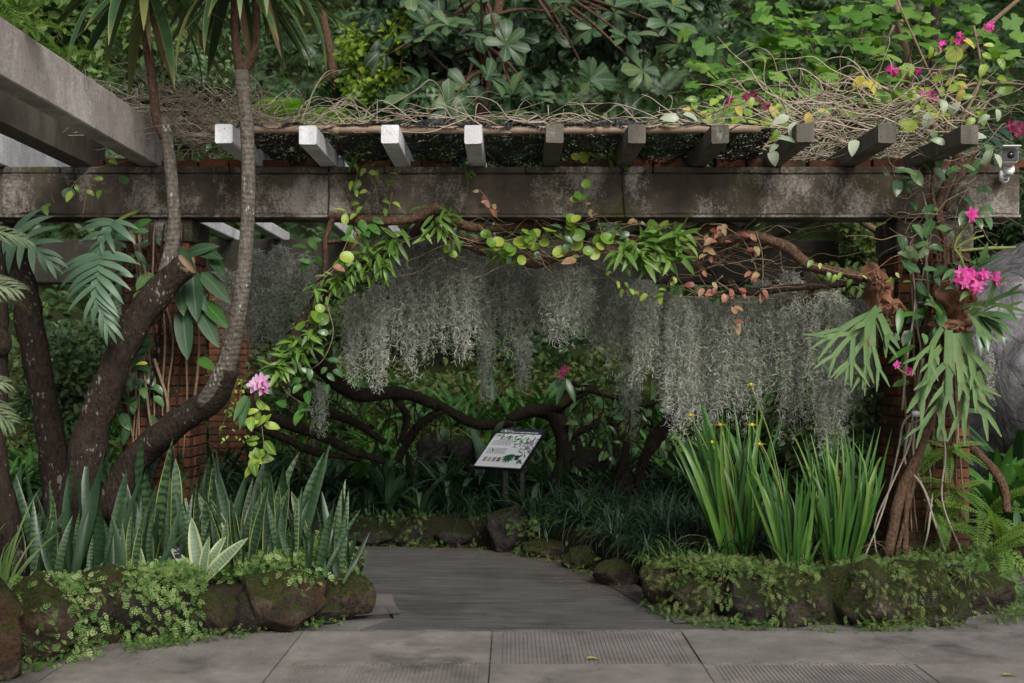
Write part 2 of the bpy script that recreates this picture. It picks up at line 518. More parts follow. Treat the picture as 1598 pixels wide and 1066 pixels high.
def path_mat():
    b = NB('brushed_path')
    p = b.pos()
    n = b.noise(2.2, 6, .65, p)
    s = b.noise(1., 4, .7, b.pos((1.6, 38., 1.)), .4)
    col = b.grad(b.math('MULTIPLY', b.math('SUBTRACT', s, .25), 2., True), [(.030, .029, .028), (.070, .068, .065), (.14, .134, .127)])
    col = b.mix(.7, col, b.grad(n, [(.4, .4, .4), (1.5, 1.5, 1.5)]), 'MULTIPLY')
    g = b.noise(90., 3, .7, p)
    col = b.mix(.5, col, b.grad(g, [(.35, .35, .35), (1.6, 1.58, 1.55)]), 'MULTIPLY')
    da = b.math('MULTIPLY', b.math('SUBTRACT', b.noise(.9, 5, .7, p), .52), 5., True)
    col = b.mix(b.math('MULTIPLY', da, .6), col, (.028, .027, .024))
    return b.done(col, b.math('SUBTRACT', .68, b.math('MULTIPLY', da, .25)), .4, b.math('ADD', s, b.math('MULTIPLY', g, .5)), .7, .012)

def soil_mat(name, c1, c2, c3=None):
    b = NB(name)
    n = b.noise(5., 8, .7, b.pos()); n2 = b.noise(1.3, 4, .6, b.pos())
    col = b.grad(b.math('MULTIPLY', b.math('SUBTRACT', n, .3), 2.4, True), [c1, c2])
    if c3: col = b.mix(b.math('MULTIPLY', b.math('SUBTRACT', n2, .45), 6., True), col, c3)
    return b.done(col, .95, .1, n, .9, .06)

M = {}
M['soil'] = soil_mat('soil', (.012, .009, .006), (.04, .03, .02), (.02, .026, .01))
M['slope'] = soil_mat('slope', (.010, .012, .006), (.03, .035, .014), (.02, .03, .008))
M['lawn'] = soil_mat('lawn', (.012, .02, .006), (.03, .045, .012), (.035, .035, .014))
M['ground'] = slab_mat('ground', (.12, .115, .11))
M['slab'] = slab_mat('paving_slab', (.158, .144, .134))
M['path'] = path_mat()
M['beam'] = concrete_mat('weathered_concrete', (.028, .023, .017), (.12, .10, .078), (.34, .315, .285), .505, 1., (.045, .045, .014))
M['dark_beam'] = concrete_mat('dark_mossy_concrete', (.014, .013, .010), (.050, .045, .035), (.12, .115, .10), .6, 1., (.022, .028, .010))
M['grey_raft'] = concrete_mat('grey_concrete', (.075, .066, .052), (.17, .155, .13), (.34, .33, .31), .6, .8)
M['white_raft'] = concrete_mat('whitewashed_concrete', (.42, .42, .43), (.62, .62, .64), (.78, .78, .8), .5, .35)
M['big_raft'] = concrete_mat('pale_concrete', (.23, .20, .18), (.40, .36, .33), (.55, .51, .48), .52, .45)
M['brick'] = brick_mat()
M['mortar'] = soil_mat('mortar', (.025, .02, .015), (.075, .06, .045))
M['red_brick'] = M['brick']
M['rock'] = stone_mat('brown_rock', [(.016, .012, .009), (.055, .040, .028), (.15, .115, .08)], (.06, .066, .014), .36, (.10, .048, .02))
M['mossrock'] = stone_mat('mossy_rock', [(.022, .018, .013), (.06, .048, .034), (.12, .10, .08)], (.05, .058, .013), .56)
M['darkrock'] = stone_mat('dark_rock', [(.012, .011, .010), (.035, .030, .026), (.07, .062, .055)], (.035, .042, .01), .30)
def granite_mat():
    b = NB('granite'); p = b.pos()
    st = b.noise(2.2, 9, .72, b.pos((1.6, 1.6, .55)), 1.4); n = b.noise(6., 8, .7, p)
    col = b.grad(b.math('MULTIPLY', b.math('SUBTRACT', st, .32), 2.7, True), [(.035, .032, .036), (.10, .095, .10), (.19, .182, .195), (.38, .37, .38)])
    col = b.mix(.7, col, b.grad(n, [(.3, .3, .3), (1.5, 1.5, 1.5)]), 'MULTIPLY')
    v = b.n('TexVoronoi', {'Vector': b.pos((1, 1, .6)), 'Scale': 3.1}, feature='DISTANCE_TO_EDGE').outputs[0]
    col = b.mix(b.math('MULTIPLY', b.math('LESS_THAN', v, .018), .5), col, (.03, .028, .03))
    return b.done(col, .85, .3, b.math('ADD', n, st), .9, .06)
M['granite'] = granite_mat()
M['bark_grey'] = bark_mat('grey_bark', (.065, .055, .044), (.21, .185, .155), (.40, .39, .36), 1.)
M['bark_dark'] = bark_mat('dark_bark', (.014, .010, .008), (.060, .042, .032), (.20, .19, .165), 1.)
M['bark_brown'] = bark_mat('brown_bark', (.045, .026, .016), (.17, .105, .070), None, 1.4)
M['bark_log'] = bark_mat('log_bark', (.008, .006, .004), (.034, .025, .018), None, 1.2, .56, (.04, .05, .012))
M['stem'] = plain_mat('vine_stem', (.20, .14, .09), .8, .2, .6, 40.)
M['twig'] = plain_mat('dry_twig', (.34, .28, .215), .85, .2, .7, 25.)
M['palestem'] = plain_mat('pale_stem', (.23, .20, .165), .8, .2, .6, 25.)
M['greenstem'] = plain_mat('green_stem', (.13, .17, .04), .6, .3, .4, 25.)
M['pipe'] = plain_mat('pipe', (.23, .165, .115), .55, .4, .5, 6.)
def net_mat():
    b = NB('black_net'); p = b.pos()
    n = b.noise(70., 2, .6, p); w = b.noise(5., 4, .7, b.pos((1, 3, 1)))
    b.done((.013, .013, .014), .42, .5, b.noise(14., 4, .7, b.pos((1, 4, 2))), 1., .03)
    sh = b.out.inputs[0].links[0].from_socket
    t = b.n('BsdfTransparent'); m = b.n('MixShader', {0: b.math('MULTIPLY', b.math('GREATER_THAN', b.math('ADD', n, b.math('MULTIPLY', b.math('SUBTRACT', w, .5), .6)), .52), .85), 1: sh, 2: t.outputs[0]})
    b.t.links.new(m.outputs[0], b.out.inputs[0]); return b.m
M['net'] = net_mat()
M['white'] = plain_mat('white_plastic', (.72, .72, .70), .4, .45, .1)
M['black'] = plain_mat('black_plastic', (.012, .012, .014), .35, .45, .1)
M['glass'] = plain_mat('lens_glass', (.006, .006, .009), .08, .6, 0.)
M['steel'] = plain_mat('grey_metal', (.34, .34, .36), .4, .5, .2)

G = lambda *c: [tuple(x) for x in c]
M['big'] = leaf_mat('large_leaf', G((.010, .028, .010), (.022, .054, .020), (.050, .10, .042), (.10, .14, .045)), .46, .12, .33, vein=(.13, .18, .10))
M['lobed'] = leaf_mat('lobed_leaf', G((.05, .14, .022), (.11, .24, .038), (.21, .34, .075)), .5, .4, .25)
M['yg'] = leaf_mat('yellow_green_leaf', G((.11, .19, .02), (.21, .30, .035), (.30, .38, .06)), .5, .35, .3)
M['fern_dark'] = leaf_mat('dark_fern', G((.012, .034, .014), (.022, .058, .026), (.036, .085, .036)), .5, .2, .3)
M['fern_blue'] = leaf_mat('blue_fern', G((.018, .045, .030), (.032, .075, .048), (.06, .11, .07)), .42, .12, .4)
M['fern_bright'] = leaf_mat('bright_fern', G((.09, .22, .025), (.15, .32, .04), (.21, .38, .06)), .5, .4, .25)
M['fern_small'] = leaf_mat('small_fern', G((.05, .11, .02), (.10, .19, .035), (.17, .25, .05)), .5, .35, .25)
M['under'] = leaf_mat('undergrowth_leaf', G((.012, .032, .010), (.026, .062, .020), (.05, .10, .032), (.09, .13, .04)), .45, .2, .35)
M['lawnleaf'] = leaf_mat('slope_leaf', G((.010, .032, .008), (.024, .064, .014), (.062, .12, .025), (.11, .12, .035)), .5, .3, .3)
M['liri'] = leaf_mat('lilyturf_blade', G((.008, .025, .011), (.016, .042, .020), (.034, .068, .034)), .40, .1, .5)
M['liri_light'] = leaf_mat('grass_blade', G((.045, .10, .022), (.085, .16, .04), (.14, .20, .06)), .42, .25, .4)
M['snake'] = leaf_mat('snake_leaf', G((.013, .036, .012), (.028, .062, .024), (.078, .125, .055)), .40, .06, .4, bands=(.016, .042, .018), rnd=.9)
M['snake_edge'] = leaf_mat('snake_edged_leaf', G((.024, .055, .022), (.042, .085, .036), (.07, .12, .05)), .40, .06, .4, edge=(.22, .24, .07), edge_at=.86, bands=(.014, .036, .018), rnd=.9)
M['agave'] = leaf_mat('agave_leaf', G((.09, .14, .08), (.14, .19, .11), (.18, .23, .14)), .45, .1, .35, edge=(.28, .31, .16), edge_at=.66, bands=(.08, .14, .07), rnd=.5)
M['cover'] = leaf_mat('ground_cover_leaf', G((.05, .12, .025), (.105, .20, .05), (.20, .29, .09), (.30, .36, .17)), .55, .35, .25)
M['cover2'] = leaf_mat('right_cover_leaf', G((.03, .075, .02), (.07, .13, .03), (.12, .18, .045), (.14, .10, .04)), .5, .3, .3)
M['moss'] = leaf_mat('moss', G((.05, .08, .012), (.10, .13, .015), (.16, .17, .02)), .8, .2, .1)
M['iris'] = leaf_mat('iris_blade', G((.018, .062, .012), (.034, .105, .018), (.062, .155, .026), (.15, .23, .05)), .4, .28, .4, rnd=.9)
M['yflower'] = leaf_mat('yellow_petal', G((.62, .50, .03), (.75, .62, .06)), .5, .3, .2)
M['hoya'] = leaf_mat('hoya_leaf', G((.06, .135, .018), (.125, .23, .028), (.23, .33, .045), (.36, .41, .075)), .4, .25, .4, vein=(.36, .42, .12), rnd=.9)
M['hoya_dark'] = leaf_mat('waxy_leaf', G((.03, .085, .03), (.055, .125, .045), (.10, .175, .06)), .32, .15, .5, vein=(.12, .19, .09), rnd=.9)
M['epi'] = leaf_mat('epiphyte_leaf', G((.045, .11, .018), (.09, .18, .028), (.17, .27, .05)), .42, .22, .4, rnd=.6)
M['red'] = leaf_mat('red_leaf', G((.20, .052, .042), (.29, .10, .075), (.36, .19, .12), (.26, .25, .10)), .45, .3, .3, rnd=.9)
M['yellow'] = leaf_mat('yellow_leaf', G((.36, .31, .05), (.50, .43, .08), (.40, .30, .10)), .5, .3, .3)
M['pinkpetal'] = leaf_mat('magenta_petal', G((.42, .025, .20), (.62, .05, .33), (.72, .16, .45)), .5, .35, .2)
M['lilac'] = leaf_mat('lilac_petal', G((.50, .18, .48), (.66, .34, .64), (.75, .5, .72)), .5, .35, .2)
M['maroon'] = leaf_mat('maroon_petal', G((.18, .02, .06), (.32, .05, .13)), .5, .3, .2)
M['stag'] = leaf_mat('staghorn_frond', G((.055, .115, .038), (.085, .16, .052), (.125, .20, .07)), .55, .22, .25, rnd=.6, blotch=(.11, .13, .05))
M['shield'] = leaf_mat('papery_shield', G((.13, .06, .035), (.23, .115, .07), (.33, .20, .14)), .7, .15, .15, blotch=(.10, .05, .03))
M['monstera'] = leaf_mat('split_leaf', G((.045, .095, .055), (.07, .13, .075), (.10, .17, .10)), .46, .1, .4, rnd=.5)
M['broad'] = leaf_mat('broad_leaf', G((.014, .045, .018), (.026, .066, .028), (.045, .092, .04)), .48, .15, .35, vein=(.08, .13, .06))
M['fresh'] = leaf_mat('fresh_leaf', G((.035, .11, .02), (.06, .165, .03), (.10, .22, .05)), .36, .25, .45, vein=(.10, .2, .06))
M['crinum'] = leaf_mat('strap_leaf', G((.035, .075, .042), (.06, .11, .06), (.10, .16, .09)), .36, .15, .45, vein=(.12, .18, .1))
M['drac'] = leaf_mat('sword_leaf', G((.018, .052, .018), (.034, .078, .028), (.07, .12, .045), (.17, .17, .05)), .42, .18, .45, edge=(.16, .19, .05), edge_at=.9, tip=(.20, .18, .06), rnd=.9)
M['drydrac'] = leaf_mat('dry_sword_leaf', G((.14, .095, .055), (.24, .17, .10)), .8, .15, .15)
M['palm'] = leaf_mat('palm_leaf', G((.09, .14, .06), (.17, .22, .12), (.26, .31, .2)), .38, .15, .5, rnd=.6)
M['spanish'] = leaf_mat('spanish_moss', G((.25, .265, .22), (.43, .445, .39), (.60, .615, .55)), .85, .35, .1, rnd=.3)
M['spanish_shade'] = leaf_mat('shaded_green_spanish_moss', G((.20, .23, .19), (.33, .36, .31), (.45, .48, .42)), .85, .35, .1, rnd=.3)  # darker, slightly greener copy of spanish: shade put into the moss colour
M['pale'] = leaf_mat('pale_leaf', G((.16, .22, .13), (.27, .33, .22), (.40, .43, .33)), .4, .2, .4, vein=(.36, .42, .28), rnd=.8)
M['litter'] = leaf_mat('leaf_litter', G((.14, .08, .04), (.22, .14, .07), (.30, .22, .08)), .8, .1, .2)

# leaf templates
TP = {
    'big': [blade(6, .44, 'obov', d, .18, w) for d, w in ((.5, .05), (.9, .1), (.2, .0), (1.2, .1))],
    'lobed': [lobed()],
    'small': [blade(2, .46, 'ovate', .5, .25, cross=False)],
    'small3': [blade(3, .42, 'ovate', .6, .25)],
    'oval': [blade(5, .52, 'ovate', d, .22) for d in (.3, .7, 1.0)],
    'narrow': [blade(4, .2, 'lance', d, .3) for d in (.3, .9)],
    'disc': [disc_leaf()],
    'fern': [frond(20, .24, .20, d, .5, n=2) for d in (.7, 1.1, 1.5)],
    'ladder': [frond(17, .17, .34, .7, .2, n=2, ang=1.35, stalk=.05, shape=.5)],
    'palm': [frond(26, .34, .075, d, .8, n=3, ang=1.0, shape=.5) for d in (.8, 1.2)],
    'treefern': [frond(16, .42, .19, d, .5, n=3, ang=1.15) for d in (.8, 1.1)],
    'grass': [blade(6, .03, 'grass', d, .3, cross=False, droop_pow=1.3) for d in (1.2, 1.9, 2.5)],
}
def mset(key, mat, nm='leaf'):
    out = []
    for t in TP[key]:
        b = MB(); b.inst(t, np.zeros((1, 3)), np.eye(3)[None], 1.); out.append(b.mesh(nm, M[mat]))
    return out

# ------------------------------------------------------------------ ground, plaza, path, beds, slope
mb = MB(); mb.add([(-90, -60, -.02), (90, -60, -.02), (90, 13, -.02), (-90, 13, -.02)], None, [(0, 1, 2, 3)])
tag(obj('ground', mb, M['ground']), kind='structure')

def slab_mesh(w, d, ribbed, n=44):
    b = MB(); h = .06; g = .004
    x0, x1, y0, y1 = g, w - g, g, d - g
    if ribbed:
        mx = .045
        xs, zs = [x0, x0 + mx], [0, 0]
        st = (x1 - x0 - 2 * mx) / n
        for k in range(n):
            xx = x0 + mx + k * st
            xs += [xx + .3 * st, xx + .42 * st, xx + .68 * st, xx + .8 * st]; zs += [0, -.0035, -.0035, 0]
        xs += [x1 - mx, x1]; zs += [0, 0]
    else:
        xs, zs = list(np.linspace(x0, x1, 5)), [0] * 5
    xs, zs = np.array(xs), np.array(zs)
    V = np.concatenate([np.stack([xs, np.full_like(xs, y), zs], 1) for y in (y0, y1)])
    k = len(xs); i = np.arange(k - 1)[:, None]
    b.add(V, None, i + np.array([0, 1, k + 1, k]))
    c = [(x0, y0), (x1, y0), (x1, y1), (x0, y1)]
    S = [(x, y, z) for z in (0, -h) for x, y in c]
    b.add(S, None, [(0, 4, 5, 1), (1, 5, 6, 2), (2, 6, 7, 3), (3, 7, 4, 0)])
    return b.mesh('paving_slab', M['slab'], smooth=False)

plaza = put('plaza', None); tag(plaza, kind='structure')
SW, SD = 1.15, .765
sm = {r: slab_mesh(SW, SD, r) for r in (True, False)}
for r in range(4):
    for c in range(-3, 5):
        x, y = -1.27 + SW * c, 6.87 - SD * (r + 1)
        z = .0 + random.uniform(-.003, .003)
        put('paving_slab', sm[(c + r) % 2 != 0 if c < 3 else False], plaza, Matrix.Translation((x, y, z)))
# broad cast bands on the right, running round the bed
def poly_slab(name, pts, z, mat, parent=None, h=.06):
    b = MB(); n = len(pts)
    bm = bmesh.new(); vs = [bm.verts.new((x, y, z)) for x, y in pts]; f = bm.faces.new(vs); f.normal_update()
    r = bmesh.ops.triangulate(bm, faces=[f]); bm.verts.index_update()
    T = [[v.index for v in f.verts] for f in bm.faces]; V = [v.co[:] for v in bm.verts]; bm.free()
    a = sum(pts[i][0] * pts[(i + 1) % n][1] - pts[(i + 1) % n][0] * pts[i][1] for i in range(n))
    if a < 0: pass
    b.add(V, T)
    b.add([(x, y, z) for x, y in pts] + [(x, y, z - h) for x, y in pts], None, [(i, i + n, (i + 1) % n + n, (i + 1) % n) for i in range(n)])
    return obj(name, b, mat, parent, smooth=False)

path_pts = [(-.93, 6.885), (1.40, 6.885), (1.36, 7.0), (1.15, 7.22), (1.0, 7.5), (.88, 7.9), (.74, 8.5), (.50, 9.1), (.15, 9.65), (-.4, 10.0), (-1.4, 10.12), (-3, 10.3), (-6, 10.7), (-6, 9.3), (-3, 9.3), (-1.8, 8.9), (-1.1, 8.3), (-.85, 7.6), (-.75, 7.2)]
garden_path = poly_slab('garden_path', path_pts, .006, M['path'], None, .05); tag(garden_path, kind='structure')
# ribbed kerb pieces beside the path
def fan_strip(pts_in, pts_out, z, name):
    b = MB(); a = smooth_path([(x, y, z) for x, y in pts_in], 14); o = smooth_path([(x, y, z + .004) for x, y in pts_out], 14)
    for i in range(len(a) - 1):
        for s, dz in ((0, 0), (.55, -.006)):
            p = a[i] + (a[i + 1] - a[i]) * s; q = o[i] + (o[i + 1] - o[i]) * s
            p2 = a[i] + (a[i + 1] - a[i]) * (s + (.5 if s == 0 else .42)); q2 = o[i] + (o[i + 1] - o[i]) * (s + (.5 if s == 0 else .42))
            b.add([p + (0, 0, dz), p2 + (0, 0, dz), q2 + (0, 0, dz), q + (0, 0, dz)], None, [(0, 1, 2, 3)])
    o = obj(name, b, M['slab'], garden_path, smooth=False)
fan_strip([(1.02, 7.02), (.93, 7.35), (.82, 7.8), (.68, 8.4)], [(1.42, 7.08), (1.18, 7.4), (1.0, 7.85), (.84, 8.5)], .019, 'ribbed_edge')
fan_strip([(-.72, 7.3), (-.78, 7.55), (-.84, 7.9)], [(-1.0, 7.2), (-1.02, 7.5), (-1.04, 7.9)], .019, 'ribbed_edge')

def bed(name, pts, z, mat):
    o = poly_slab(name, pts, z, mat, None, z + .05); tag(o, kind='structure'); return o
LB = [(-3.7, 4.7), (-3.1, 5.35), (-2.66, 6.08), (-2.33, 6.56), (-1.85, 6.82), (-1.32, 7.2), (-1.12, 7.55), (-1.14, 8.0), (-1.3, 8.4), (-1.9, 8.9), (-3, 9.2), (-8, 9.3), (-8, 4.7)]
RB = [(1.32, 7.2), (2.0, 7.12), (2.85, 7.26), (3.2, 7.5), (3.42, 8.1), (3.6, 9.0), (5, 9.3), (9, 9.6), (9, 12.9), (-9, 12.9), (-9, 10.9), (-6, 10.85), (-3, 10.5), (-1.4, 10.28), (-.3, 10.15), (.3, 9.75), (.66, 9.15), (.92, 8.5), (1.06, 7.9), (1.15, 7.5)]
bed('left_planting_bed_ground', LB, .26, M['soil'])
bed('right_planting_bed_ground', RB, .25, M['soil'])

def terr(x, y):
    z = np.where(y < 12.6, .2, np.where(y < 17.5, .2 + (y - 12.6) * .30, 1.67 + (y - 17.5) * 1.0))
    z = z + np.where(x > 3.5, np.clip((x - 3.5) * .22, 0, 1.2), 0) * np.clip((y - 10.5) / 4, 0, 1)
    return z + (.12 * np.sin(x * 1.3 + y * .7) + .08 * np.sin(x * 2.9 - y * 1.7)) * np.clip((y - 12.3) / 2, 0, 1)
nx, ny = 90, 70
gx, gy = np.meshgrid(np.linspace(-34, 34, nx), np.linspace(12.3, 46, ny))
b = MB(); i = (np.arange(ny - 1)[:, None] * nx + np.arange(nx - 1)[None]).reshape(-1, 1)
b.add(np.stack([gx, gy, terr(gx, gy)], -1).reshape(-1, 3), None, i + np.array([0, 1, nx + 1, nx]))
for k, q in enumerate(b.Q[0]):
    pass
hill = obj('hillside', b, [M['slope'], M['lawn']]); tag(hill, kind='structure')
mi = np.zeros(len(hill.data.polygons), np.int32)
cy = gy[:-1, :-1].ravel(); mi[(cy > 12.5) & (cy < 17.3)] = 1
hill.data.polygons.foreach_set('material_index', mi)

# ------------------------------------------------------------------ rocks edging the beds
def rock(px, pt, pb, w, mat, label, group, d=None, dep=.8, seed=0, name='rock', V0=ICO4, zb=0.0):
    d = d or 1.6 * F / (pb - 575)
    cx = (px - 799) * d / F
    rw = w * d / F / 2; h = (pb - pt) * d / F
    V, T = V0
    s = seed * 7.3
    nv = V.copy()
    fx = np.array([mnoise.fractal(Vector((v[0] * .9 + s, v[1] * .9, v[2] * .9 + s)), 1., 2., 5) for v in V])
    cell = np.array([mnoise.noise(Vector((v[0] * 2.6 + s, v[1] * 2.6, v[2] * 2.6))) for v in V])
    nv = V.copy()
    rr = np.random.default_rng(seed + 500)
    for k in range(13):                              # broken faces
        a = nrm(rr.standard_normal(3)); c = rr.uniform(.62, .88)
        o_ = nv @ a; nv = nv - np.maximum(o_ - c, 0)[:, None] * a * .9
    f2 = np.array([mnoise.fractal(Vector((v[0] * 2.7 + s, v[1] * 2.7, v[2] * 2.7 - s)), .9, 2.1, 5) for v in V])
    nv = nv * (1 + .20 * fx + .10 * f2)[:, None] * 1.16
    nv[:, 0] *= rw; nv[:, 1] *= rw * dep; nv[:, 2] *= h * .60
    nv += np.array([cx, d + rw * dep * .85, zb + h * .46])
    b = MB(); b.add(nv, T, tint=.5)
    o = obj(name, b, M[mat], None, (cx, d + rw * dep * .85, zb))
    return tag(o, label, 'rock', group)
G1 = 'rocks edging the left planting bed'
rk = [(-60, 900, 1075, 110, 'rock', 'brown rock partly out of frame at the left end of the bed edge'),
      (45, 918, 1040, 105, 'rock', 'orange brown rock half covered by pale leaves at the left end'),
      (128, 905, 1012, 100, 'rock', 'tall rust coloured rock with yellow moss on its top'),
      (215, 925, 1005, 85, 'darkrock', 'dark shaded rock under trailing ferny leaves, right of the yellow mossy rock'),
      (272, 940, 998, 60, 'darkrock', 'small dark rock sunk between two brown rocks of the left bed'),
      (325, 930, 993, 85, 'rock', 'low rounded brown rock with a flat mossy top below the variegated agave'),
      (385, 935, 990, 55, 'darkrock', 'small dark low rock left of the big pyramid rock'),
      (428, 903, 988, 118, 'rock', 'large pyramid shaped brown rock near the path corner'),
      (490, 930, 975, 60, 'mossrock', 'small green mossy rock wedged behind the path corner rocks'),
      (530, 912, 968, 82, 'rock', 'bare brown corner rock where the left bed meets the path')]
for k, (px, pt, pb, w, mat, lb) in enumerate(rk): rock(px, pt, pb, w * 1.12, mat, lb, G1, seed=k + 1)
rock(538, 845, 905, 50, 'mossrock', 'mossy rock at the inner end of the left bed behind the corner rock', G1, d=7.95, seed=31, zb=.05)
rock(545, 880, 925, 46, 'rock', 'small brown rock between the corner rock and the mossy inner rock', G1, d=7.6, seed=32, zb=.02)
G2 = 'rocks edging the right planting bed'
rk = [(1030, 880, 948, 56, 'rock', 'upright reddish rock at the bend of the right path edge'),
      (1088, 903, 966, 85, 'mossrock', 'rock overgrown with moss right of the upright reddish rock'),
      (1166, 908, 974, 84, 'darkrock', 'dark grey bare rock left of the brownish overgrown edge'),
      (1250, 905, 978, 105, 'mossrock', 'rock hidden under brownish creeping plants in front of the irises'),
      (1360, 888, 977, 118, 'mossrock', 'big dark mossy rock with a grey top below the right iris clump'),
      (1452, 892, 974, 126, 'mossrock', 'broad green mossy rock below the pillar with a cut log on top'),
      (1548, 905, 958, 90, 'mossrock', 'low mossy rock rounding the far right corner of the bed')]
for k, (px, pt, pb, w, mat, lb) in enumerate(rk): rock(px, pt, pb, w * 1.12, mat, lb, G2, seed=k + 41)
G3 = 'dark rocks along the inner edge of the path'
rk = [(575, 828, 853, 70, 'darkrock', 'flat dark rock at the far left end of the inner path edge', 10.15),
      (640, 826, 855, 75, 'darkrock', 'flat dark rock below the tall iris like leaves at the path back', 10.15),
      (710, 828, 858, 72, 'darkrock', 'flat dark rock left of the round boulder by the path', 10.1),
      (788, 800, 866, 64, 'darkrock', 'round dark boulder below the information sign', 9.75),
      (850, 846, 874, 60, 'mossrock', 'low mossy rock right of the round boulder by the path', 9.45),
      (905, 862, 892, 60, 'mossrock', 'low mossy rock under the grassy bank halfway along the path edge', 8.95),
      (962, 880, 918, 62, 'mossrock', 'mossy rock behind the upright reddish rock along the path', 8.2)]
for k, (px, pt, pb, w, mat, lb, d) in enumerate(rk): rock(px, pt, pb, w, mat, lb, G3, d=d, seed=k + 61)
G4 = 'dark stones under the arbour'
rk = [(912, 703, 765, 74, 'darkrock', 'dark squarish stone framed by the arching dead roots', 11.6),
      (725, 688, 740, 60, 'darkrock', 'dark stone left of the information sign', 11.5),
      (676, 685, 735, 56, 'darkrock', 'small dark stone furthest left of the sign, behind the strap leaves', 11.6)]
for k, (px, pt, pb, w, mat, lb, d) in enumerate(rk): rock(px, pt, pb, w, mat, lb, G4, d=d, seed=k + 81, V0=ICO3, zb=EYE + (575 - pb) * d / F)
# granite outcrop on the right
V, T = ICO4
nv = V * (1 + .18 * np.array([mnoise.fractal(Vector(v * .8), 1, 2, 5) for v in V]))[:, None]
nv = nv * np.array([2.6, 2.2, 2.05]) + np.array([6.6, 12.4, 1.05])
b = MB(); b.add(nv, T); o = obj('boulder', b, M['granite'], None, (6.6, 12.4, 0)); tag(o, 'huge grey granite boulder at the right edge behind the brick pillar', 'boulder')

# ------------------------------------------------------------------ pergola
perg = thing('pergola', 'concrete pergola on red brick pillars with projecting rafters and mossy front beam', 'pergola', (0, 8, 0))
def chipped_beam(lo, hi, nx_, jit=.006):
    """a box with subdivided, slightly worn edges along X"""
    b = MB(); xs = np.linspace(lo[0], hi[0], nx_ + 1)
    c = .012
    sec = [(lo[1] + c, lo[2]), (hi[1] - c, lo[2]), (hi[1], lo[2] + c), (hi[1], hi[2] - c), (hi[1] - c, hi[2]), (lo[1] + c, hi[2]), (lo[1], hi[2] - c), (lo[1], lo[2] + c)]
    V = []
    for x in xs:
        for y, z in sec: V.append((x, y + random.uniform(-jit, jit), z + random.uniform(-jit, jit)))
    n = len(sec); Q = []
    for i in range(nx_):
        for j in range(n): Q.append((i * n + j, i * n + (j + 1) % n, (i + 1) * n + (j + 1) % n, (i + 1) * n + j))
    T = [(0, j + 1, j) for j in range(1, n - 1)] + [(nx_ * n, nx_ * n + j, nx_ * n + j + 1) for j in range(1, n - 1)]
    b.add(V, [t[::-1] for t in T], [q[::-1] for q in Q]); return b
fb = chipped_beam((-6, 8.0, 2.69), (3.6, 8.3, 2.985), 60)
xs = [-6, -4.6, -3.2, -2.0, -.9, .1, 1.0, 1.9, 3.603]
obj('front_beam', fb, M['beam'], perg, smooth=False)
for x0, x1 in zip(xs[:-1], xs[1:]):
    b = MB(); box(b, (x0, 7.992, 2.985), (x1 - .006, 8.3, 3.03), bev=.006, jit=.002)
    obj('beam_cap', b, M['beam'], perg, smooth=False)
b = MB(); box(b, (-6, 7.99, 2.672), (3.605, 8.29, 2.69)); obj('beam_lip', b, M['beam'], perg, smooth=False)
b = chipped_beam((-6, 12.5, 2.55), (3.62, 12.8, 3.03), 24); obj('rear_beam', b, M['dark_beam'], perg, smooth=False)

BRK = []
for k in range(5):
    b = MB(); box(b, (-.5, -.5, -.5), (.5, .5, .5), bev=.05, jit=.022); BRK.append(b.mesh('brick', M['brick'], smooth=False))
def brick(parent, x0, x1, y0, y1, z0, z1, stuffmb=None):
    c = ((x0 + x1) / 2 + random.uniform(-.004, .004), (y0 + y1) / 2 + random.uniform(-.006, .006), (z0 + z1) / 2)
    if stuffmb is not None: box(stuffmb, (x0, y0, z0), (x1, y1, z1)); return
    mtx = Matrix.Translation(c) @ Matrix.Rotation(random.uniform(-.02, .02), 4, 'Z') @ Matrix.Diagonal((x1 - x0, y1 - y0, z1 - z0, 1))
    put('brick', random.choice(BRK), parent, mtx)
x = -3.6
while x < 3.55:                     # the brick course lying on the front beam
    w = random.uniform(.2, .235)
    if random.random() > .22: brick(perg, x, x + w, 8.04, 8.15, 3.033, 3.088 + random.uniform(-.012, .012))
    x += w + .012

def pillar(x0, x1, y0, y1, zb, zt, nm='pillar', stuff=False):
    b = MB(); box(b, (x0 + .012, y0 + .012, zb - .05), (x1 - .012, y1 - .012, zt)); p = obj(nm, b, M['mortar'], perg, smooth=False)
    ch = .0735; n = int((zt - zb) / ch); j = .011
    sm_ = MB() if stuff else None
    for c in range(n):
        z0 = zb + c * ch + j; z1 = zb + (c + 1) * ch
        w = x1 - x0; dp = y1 - y0
        cuts = [0, .5, 1] if c % 2 else [0, .25, .75, 1]
        for a, e in zip(cuts[:-1], cuts[1:]):
            brick(p, x0 + w * a + j / 2, x0 + w * e - j / 2, y0, y0 + .11, z0, z1, sm_)
        for xa, xb in ((x0, x0 + .11), (x1 - .11, x1)):
            brick(p, xa, xb, y0 + .125, y0 + .11 + (dp - .11) * .5 - j, z0, z1, sm_)
            if c % 3 == 0 or not stuff: brick(p, xa, xb, y0 + .11 + (dp - .11) * .5, y1, z0, z1, sm_)
    if stuff:
        o = obj('brick_courses', sm_, M['brick'], p, smooth=False); o['kind'] = 'stuff'
    b = MB(); box(b, (x0 - .015, y0 - .02, zt), (x1 + .015, y1 + .02, 2.67), bev=.012, jit=.003); obj('pillar_cap', b, M['beam'], p, smooth=False)
    return p
pillar(2.755, 3.277, 8.06, 8.50, .22, 2.43)
pillar(-2.80, -2.30, 8.06, 8.50, .22, 2.50)
pillar(-3.35, -2.92, 12.45, 12.9, .2, 2.52, stuff=True)
pillar(3.22, 3.60, 12.45, 12.9, .2, 2.52, stuff=True)
pillar(-5.6, -5.1, 8.06, 8.5, .22, 2.5, stuff=True)

